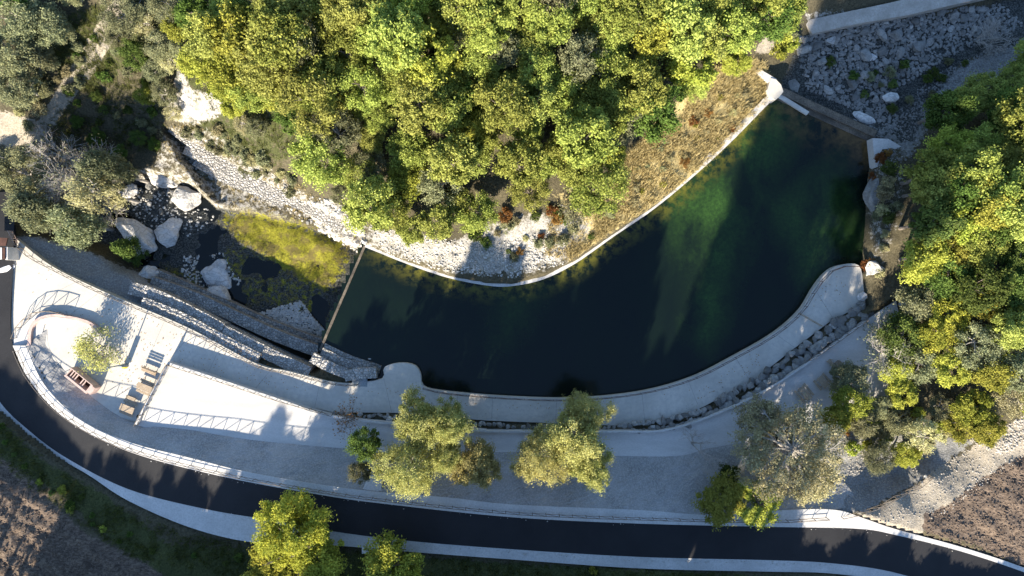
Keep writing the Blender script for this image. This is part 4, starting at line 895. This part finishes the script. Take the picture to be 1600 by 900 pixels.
def ingr(area, n, seed, rmin, rmax, z, label, group, **kw):
    rg = random.Random(seed); xs = [p[0] for p in area]; ys = [p[1] for p in area]; got = []; tr = 0
    while len(got) < n and tr < 20000:
        tr += 1; q = (rg.uniform(min(xs), max(xs)), rg.uniform(min(ys), max(ys))); r = rmin+(rmax-rmin)*rg.random()**2.2
        if not inpoly(np.array([q[0]]), np.array([q[1]]), area)[0]: continue
        if any(math.hypot(q[0]-a, q[1]-b) < (r+c)*PPM*0.8 for a, b, c in got): continue
        got.append((*q, r))
    for a, b, r in got:
        zz = z
        for _ in range(2): x, y = W(a, b, zz); zz = H(x, y)+r*.15
        if z > 5: zz = z
        stone(a, b, r, zz, label, group)
    return got
g1 = ingr([(1250, 60), (1330, 45), (1400, 30), (1480, 15), (1560, 15), (1560, 45), (1480, 60), (1420, 80), (1385, 120), (1370, 170), (1345, 160), (1300, 150), (1260, 125), (1245, 90)], 150, 4, .28, 1.0, -1.5, 'pale grey stone lying in the dry riverbed cobbles', 'stones in the dry riverbed')
ingr([(170, 285), (240, 280), (330, 320), (300, 345), (300, 360), (235, 345), (190, 330)], 26, 6, .2, .6, -5, 'small white stone in the upper stream', 'small stones in the upper stream')
ingr([(300, 400), (350, 395), (370, 430), (350, 480), (300, 470), (260, 445)], 18, 7, .15, .45, -5, 'small pale stone on the islet in the mossy stream', 'stones on the stream islet')
ingr([(270, 200), (480, 300), (550, 340), (560, 380), (470, 345), (300, 250)], 16, 8, .2, .6, -2, 'loose white rock on the sunny bank above the stream', 'loose rocks on the sunny bank')
ingr([(1425, 740), (1455, 735), (1450, 755), (1430, 755)], 7, 9, .15, .4, 3, 'small white rock at the end of the stony track fence', 'rocks at the end of the track fence')
# stone strip between the two walks
rip = smooth_line([(525, 648), (620, 652), (760, 664), (860, 668), (960, 668), (1055, 660), (1110, 641), (1190, 598), (1250, 555), (1300, 518), (1352, 482)], 118)
for i, (a, b) in enumerate(rip):
    k = np.interp(i, [0, 60, 80, 117], [.35, .45, .62, .75])
    for j in range(1 if i < 62 else 2):
        if random.random() < .06: continue
        off = (random.uniform(-4, 3) if i < 62 else (j-.5)*15+random.uniform(-3, 3))
        stone(a+random.uniform(-2, 2)+off*.5*(i > 80), b+off*.8, k*random.uniform(.7, 1.15), .35+random.uniform(-.1, .3)+.2*j, 'rough grey block in the stone strip between the two walks', 'blocks of the stone strip between the walks')
# uncountable rubble and gravel, one object per spread
def rubble(name, areas, label, m):
    rg = np.random.default_rng(5); V = []; F = []; base = []
    ico = RM[0]; import bmesh
    bm = bmesh.new(); bmesh.ops.create_icosphere(bm, subdivisions=1, radius=1); bv = np.array([v.co[:] for v in bm.verts]); bf = np.array([[v.index for v in f.verts] for f in bm.faces]); bm.free()
    off = 0
    for area, n, r0, r1, zf in areas:
        xs = [p[0] for p in area]; ys = [p[1] for p in area]
        c = np.stack([rg.uniform(min(xs), max(xs), n*3), rg.uniform(min(ys), max(ys), n*3)], 1); c = c[inpoly(c[:, 0], c[:, 1], area)][:n]
        for a, b in c:
            z = -1.0 if zf is None else zf
            for _ in range(2):
                x, y = W(a, b, z); z = H(x, y) if zf is None else zf
            r = rg.uniform(r0, r1); q = bv*(1+rg.normal(size=(len(bv), 1))*.15)*r*rg.uniform(.7, 1.3, 3)*np.array([1, 1, .7])
            V.append(q+np.array([x, y, z+r*.1])); F.append(bf+off); off += len(bv)
    V = np.concatenate(V); F = np.concatenate(F); me_ = bpy.data.meshes.new(name); me_.from_pydata(V.tolist(), [], F.tolist())
    return tag(link(name, me_, m), label, kind='stuff')
rubble('riverbed_rubble', [([(1240, 60), (1400, 25), (1560, 5), (1600, 40), (1480, 90), (1400, 140), (1400, 220), (1370, 215), (1330, 170), (1260, 140)], 3000, .08, .26, None),
                 ([(1380, 200), (1450, 120), (1540, 80), (1600, 60), (1600, 90), (1480, 170), (1420, 250), (1370, 270)], 1500, .05, .16, None)], 'small pale rubble between the riverbed stones', M['rock_grey'])
rubble('stream_gravel', [([(190, 290), (300, 300), (340, 340), (300, 370), (220, 350)], 260, .06, .2, None), ([(400, 490), (470, 470), (510, 520), (500, 560), (440, 540), (400, 515)], 2500, .06, .2, -5.0), ([(290, 400), (350, 395), (375, 440), (345, 480), (280, 460)], 450, .05, .2, None),
    ([(270, 200), (480, 300), (570, 340), (566, 385), (470, 345), (300, 260)], 450, .06, .2, None), ([(480, 318), (520, 312), (575, 370), (560, 395), (500, 360)], 500, .1, .35, None), ([(575, 350), (760, 385), (900, 350), (880, 412), (800, 434), (700, 425), (600, 395)], 1300, .05, .16, None)], 'loose pale gravel in the stream bed and on the stony banks', M['rock'])

rubble('field_clods', [([(-60, 690), (60, 770), (130, 840), (280, 930), (-100, 930)], 2600, .04, .15, None), ([(1450, 805), (1560, 735), (1660, 690), (1660, 900), (1440, 840)], 2200, .04, .15, None)], 'brown earth clods of the ploughed fields', M['clod'])
rubble('track_gravel', [([(1340, 810), (1460, 738), (1600, 655), (1660, 640), (1660, 680), (1480, 800), (1400, 828)], 900, .03, .11, None), ([(1290, 650), (1440, 690), (1440, 740), (1350, 795), (1290, 780)], 900, .04, .11, None), ([(1520, 690), (1600, 650), (1640, 640), (1640, 690), (1560, 710)], 350, .06, .2, None)], 'small loose stones on the lower right track', M['track'])
def band(pts, w, off=0): 
    q = smooth_line(pts, 60); return [(a, b-w/2+off) for a, b in q]+[(a, b+w/2+off) for a, b in q[::-1]]
rubble('edge_gravel', [(band([(45, 594), (100, 654), (200, 707), (350, 747), (500, 775), (600, 789), (800, 810), (1000, 820), (1200, 825), (1330, 827), (1400, 837), (1500, 862)], 5), 1500, .02, .07, 3.03), (band([(300, 792), (420, 812), (520, 831), (640, 847), (800, 860), (1000, 872), (1200, 877), (1300, 882)], 6, 3), 1500, .02, .08, 2.97),
    (band([(240, 690), (400, 712), (550, 725), (700, 735), (960, 745), (1150, 735), (1280, 720)], 62), 2600, .05, .13, None), (band([(700, 655), (860, 660), (960, 658), (1050, 650), (1180, 590)], 12, -6), 500, .02, .07, .01)], 'scattered small stones along the road edges and the grey gravel bank', M['rock'])
# ------------------------------------------------------------------ grass tufts (uncountable)
def tufts(name, areas, label, m, zfix=None):
    rg = np.random.default_rng(11); Q = []; T = []
    for area, n, h in areas:
        xs = [p[0] for p in area]; ys = [p[1] for p in area]
        c = np.stack([rg.uniform(min(xs), max(xs), n*4), rg.uniform(min(ys), max(ys), n*4)], 1); c = c[inpoly(c[:, 0], c[:, 1], area)][:n]
        g = fbm(c[:, 0], c[:, 1], .035, 3); c = c[rg.uniform(.25, .6, len(c)) < g]
        for a, b in c:
            z = 1.0
            for _ in range(2): x, y = W(a, b, z); z = H(x, y)
            for _ in range(9):
                d = rg.uniform(0, 6.28); w = .022; hh = h*rg.uniform(.5, 1.2); l = rg.uniform(.2, .8)*hh
                ox, oy = rg.normal(size=2)*.12; cx, cy = math.cos(d), math.sin(d)
                p0 = np.array([x+ox, y+oy, z-.05]); sdv = np.array([-cy, cx, 0])*w; tip_ = p0+np.array([cx*l, cy*l, hh])
                Q.append(np.stack([p0-sdv, p0+sdv, tip_+sdv*.4, tip_-sdv*.4])); T.append(rg.uniform(0, 1))
    return tag(link(name, quads_mesh(name, np.array(Q), np.array(T)), M[m]), label, kind='stuff')
tufts('dry_grass', [(grass_z, 5200, .7), ([(860, 330), (960, 300), (960, 350), (890, 405), (850, 400)], 700, .5), (bank_w, 900, .35)], 'dry golden grass on the bank right of the wood', 'grass_dry')
tufts('green_grass', [([(-20, 640), (60, 705), (160, 780), (300, 835), (500, 858), (800, 880), (1300, 905), (1300, 920), (400, 910), (200, 870), (60, 770), (-20, 700)], 6500, .4), (olive, 2200, .45), ([(30, 100), (160, 40), (260, 100), (260, 240), (80, 230)], 2600, .4)], 'green grass below the road shoulder and on the upper slope', 'grass_green')
tufts('moss_weed', [(moss_z, 900, .12), (moss_d, 900, .12)], 'yellow-green water weed over the stream bed', 'leaf_yellow')

def litter(areas, n):
    rg = np.random.default_rng(3); Q = []; T = []
    for area in areas:
        xs = [p[0] for p in area]; ys = [p[1] for p in area]
        c = np.stack([rg.uniform(min(xs), max(xs), n*4), rg.uniform(min(ys), max(ys), n*4)], 1); c = c[inpoly(c[:, 0], c[:, 1], area)]
        g = fbm(c[:, 0], c[:, 1], .03, 13); c = c[rg.uniform(.35, .62, len(c)) < g][:n]
        for a, b in c:
            x, y = W(a, b, 0); d = rg.uniform(0, 6.28); q = .06; z = .02+rg.uniform(0, .02)
            Q.append(np.array([[x+q*math.cos(d+k*1.57), y+q*math.sin(d+k*1.57), z+(k % 2)*.02] for k in range(4)])); T.append(rg.uniform(0, 1))
    return tag(link('leaf_litter', quads_mesh('leaf_litter', np.array(Q), np.array(T)), M['leaf_rust']), 'fallen leaves scattered on the concrete walk and plaza', kind='stuff')
litter([[(30, 400), (300, 520), (560, 600), (760, 630), (960, 630), (1100, 600), (1240, 510), (1300, 430), (1340, 440), (1180, 580), (1050, 645), (620, 638), (340, 590), (240, 600), (180, 620), (150, 510), (60, 480)]], 1500)
# ------------------------------------------------------------------ furniture and small things
def planks(parent, nm, m, c, L, wd, n, z, rz, th=0.05, gap=0.02):
    mb = MB(); co, si = math.cos(rz), math.sin(rz); w1 = (wd-gap*(n-1))/n
    for i in range(n):
        o = -wd/2+w1/2+i*(w1+gap); mb.box((c[0]-o*si, c[1]+o*co, z), (L, w1, th), rz)
    return mb.build(nm, M[m], parent)
def picnic_table(px, py, rz, label, L=2.0, z=0.0, group=None):
    x, y = W(px, py, z+.4); rt = empty('picnic_table', (x, y, z), rz)
    planks(rt, 'table_top', 'wood', (0, 0), L, .8, 5, .76, 0)
    for s in (-1, 1): planks(rt, 'seat', 'wood', (0, s*.72), L, .28, 2, .46, 0)
    for s in (-1, 1):
        xo = s*(L/2-.3); mb = MB()
        for t in (-1, 1): mb.tube([(xo, t*.65, 0), (xo, t*.25, .73)], .045, 5)
        mb.box((xo, 0, .42), (.06, 1.7, .09)); mb.build('leg', M['wood'], rt)
    return tag(rt, label, 'picnic table', group)
def bench(px, py, rz, label, L=1.8, z=0.0, back=True):
    x, y = W(px, py, z+.4); rt = empty('bench', (x, y, z), rz)
    planks(rt, 'seat', 'wood', (0, 0), L, .45, 3, .45, 0)
    if back: mb = MB(); [mb.box((0, .26, .6+.16*i), (L, .04, .12)) for i in range(3)]; mb.build('backrest', M['wood'], rt)
    for s in (-1, 1): mb = MB(); mb.box((s*(L/2-.2), 0, .21), (.08, .42, .42)); mb.box((s*(L/2-.2), .3, .5), (.06, .05, 1.0)); mb.build('leg', M['wood'], rt)
    return tag(rt, label, 'bench')
picnic_table(228, 605, R(-22), 'wooden picnic table beside the pale kerb wall on the sunny plaza', 1.9)
bench(233, 580, R(-22), 'slatted wooden bench with backrest above the picnic table', 1.9)
mbx = empty('bench', WV(207, 622, 0), R(-22)); planks(mbx, 'seat', 'wood', (0, 0), 1.2, .55, 4, .45, 0)
for s in (-1, 1): MB().box((s*.4, 0, .21), (.1, .45, .42)).build('leg', M['wood'], mbx)
tag(mbx, 'short backless wooden bench between picnic table and rear table', 'bench')
picnic_table(201, 638, R(-22), 'wooden picnic table in the shade at the lower plaza corner', 1.8)
picnic_table(1256, 614, R(-50), 'dark wooden picnic table under the trees on the raised path', 1.9, ZU)
picnic_table(1284, 596, R(-50), 'smaller wooden picnic table right of the dark one on the raised path', 1.5, ZU)
bench(1315, 575, R(-50), 'long wooden bench in dappled light at the wood edge', 2.2, ZU)
bench(1302, 572, R(-50), 'narrow wooden bench left of the long bench at the wood edge', 2.0, ZU, False)
# slatted bin frame on the bank
x, y = W(124, 594, 1.3); rt = empty('slatted_box', (x, y, .2), R(-39))
mb = MB(); mb.box((0, .55, .55), (3.5, .1, 1.3)); mb.build('side_panel', M['wood_pink'], rt)
mb = MB(); mb.box((0, -.6, .55), (3.5, .25, 1.3)); mb.build('side_panel', M['wood_pink'], rt)
for s in (-1, 1): MB().box((s*1.6 + (.25 if s > 0 else 0), 0, .55), (.12 if s < 0 else .7, 1.0, 1.29)).build('end_panel', M['wood_pink'], rt)
for xo in (-1.2, -.85, -.5, .35, .7): MB().box((xo, 0, 1.05), (.12, 1.02, .12)).build('slat', M['wood_pink'], rt)
MB().box((-.1, 0, -.02), (3.2, 1.02, .1)).build('floor_panel', M['wood_dark'], rt)
tag(rt, 'pink-brown open timber box with cross slats set in the gravel bank', 'timber box')
# information post with yellow cabinet
x, y = W(193, 573, .5); rt = empty('signpost', (x, y, 0))
MB().tube([(.2, .3, 0), (.2, .3, 4.2)], [.09, .07], 8).build('pole', M['metal_grey'], rt)
mb = MB(); mb.box((.2, .18, .95), (.6, .16, 1.5), R(-15)); mb.build('sign_panel', M['metal_grey'], rt)
mb = MB(); mb.tube([(0, 0, 0), (0, 0, .5), (0, 0, .62)], [.3, .26, .1], 10); mb.build('yellow_cap', M['yellow_paint'], rt)
tag(rt, 'tall thin post with panel and yellow base on the sunny plaza', 'post')
# long narrow plank table with dark slats in the low left
tag(slab('steel_plate', poly([(550, 592), (574, 592), (574, 604), (550, 604)], .02), .02, .1, M['metal_grey']), 'rectangular grey steel cover plate on the lower walk', 'cover plate')
# concrete well box
x, y = W(573, 858, 3.0); rt = empty('well_box', (x, y, float(H(x, y)-.1))); mb = MB()
for c, s in (((0, .45, .4), (1.25, .35, 1)), ((0, -.45, .4), (1.25, .35, 1)), ((.47, 0, .4), (.31, .55, 1)), ((-.47, 0, .4), (.31, .55, 1))): mb.box(c, s)
mb.build('concrete_frame', M['plaster'], rt); MB().box((0, 0, .1), (.63, .54, .2)).build('well_floor_shade', M['hole_shade_black'], rt)  # floor coloured black for the darkness inside the well
tag(rt, 'square white concrete well box with dark opening below the road', 'well')
# culvert with ramp
rt = empty('culvert', WV(590, 740, 2.2)); bpy.context.view_layer.update()
parts = [slab('headwall', poly([(585, 700), (612, 700), (612, 707), (585, 707)], 2.0), 2.0, 2, M['concrete_pale']),
         slab('side_wall', poly([(586, 727), (612, 727), (612, 731), (590, 731), (580, 745), (576, 743)], 2.5), 2.5, 2, M['concrete_pale']),
         slab('ramp_slab', poly([(566, 766), (576, 743), (596, 740), (596, 772)], 2.95), 2.95, 2, M['concrete_pale']),
         slab('opening_shade', poly([(587, 708), (612, 708), (612, 717), (587, 717)], 1.7), 1.7, 1, M['hole_shade_black'])]  # last part is a solid black slab painting the culvert's inner shade
for a in parts: a.parent = rt; a.matrix_parent_inverse = rt.matrix_world.inverted()
tag(rt, 'pale concrete culvert mouth and ramp left of the willows', 'culvert')
# bridge end at the left edge: parapet wall, fence, roof corner and white sheet
rt = empty('shelter', WV(5, 392, 2.0)); bpy.context.view_layer.update()
parts = [slab('roof_panel', poly([(-30, 387), (3, 387), (3, 405), (-30, 407)], 2.2), 2.2, .15, M['plaster']), slab('roof_panel', poly([(3.4, 387), (8, 387), (8, 405), (3.4, 405)], 2.15), 2.15, .15, M['wood_dark']),
         slab('wall_panel', poly([(8.4, 386), (12, 386), (12, 406), (8.4, 406)], 2.0), 2.0, 2.0, M['plaster']), slab('roof_tile', poly([(-20, 370), (12, 372), (9, 384), (-20, 384)], 2.3), 2.3, .15, M['wood_dark'])]
for a in parts: a.parent = rt; a.matrix_parent_inverse = rt.matrix_world.inverted()
tag(rt, 'small roofed shelter with pale walls cut by the left picture edge', 'shelter')
sh = rock_mesh(301, .3, 5, 3); sh.materials.append(M['white_cloth']); o = link('rubble_heap', sh); o.location = (*W(8, 420, .3), .15); o.scale = (1.2, .55, .5); o.rotation_euler = (0, 0, R(22))
tag(o, 'crumpled white heap on the road below the little shelter', 'heap')
fence('short reddish fence rail beside the tunnel mouth at the plaza corner', [(22, 362), (27, 372), (32, 384)], cz(0.0), 1.0, .8, 'wood_pink')
tag(slab('culvert_mouth_shade', poly([(13, 352), (24, 352), (25, 385), (22, 394), (12, 392)], .1), .1, .1, M['hole_shade_black']), 'flat black slab painting the shadowed opening between shelter and plaza corner', 'opening')  # no real hole: shade of the gap is this slab's black colour
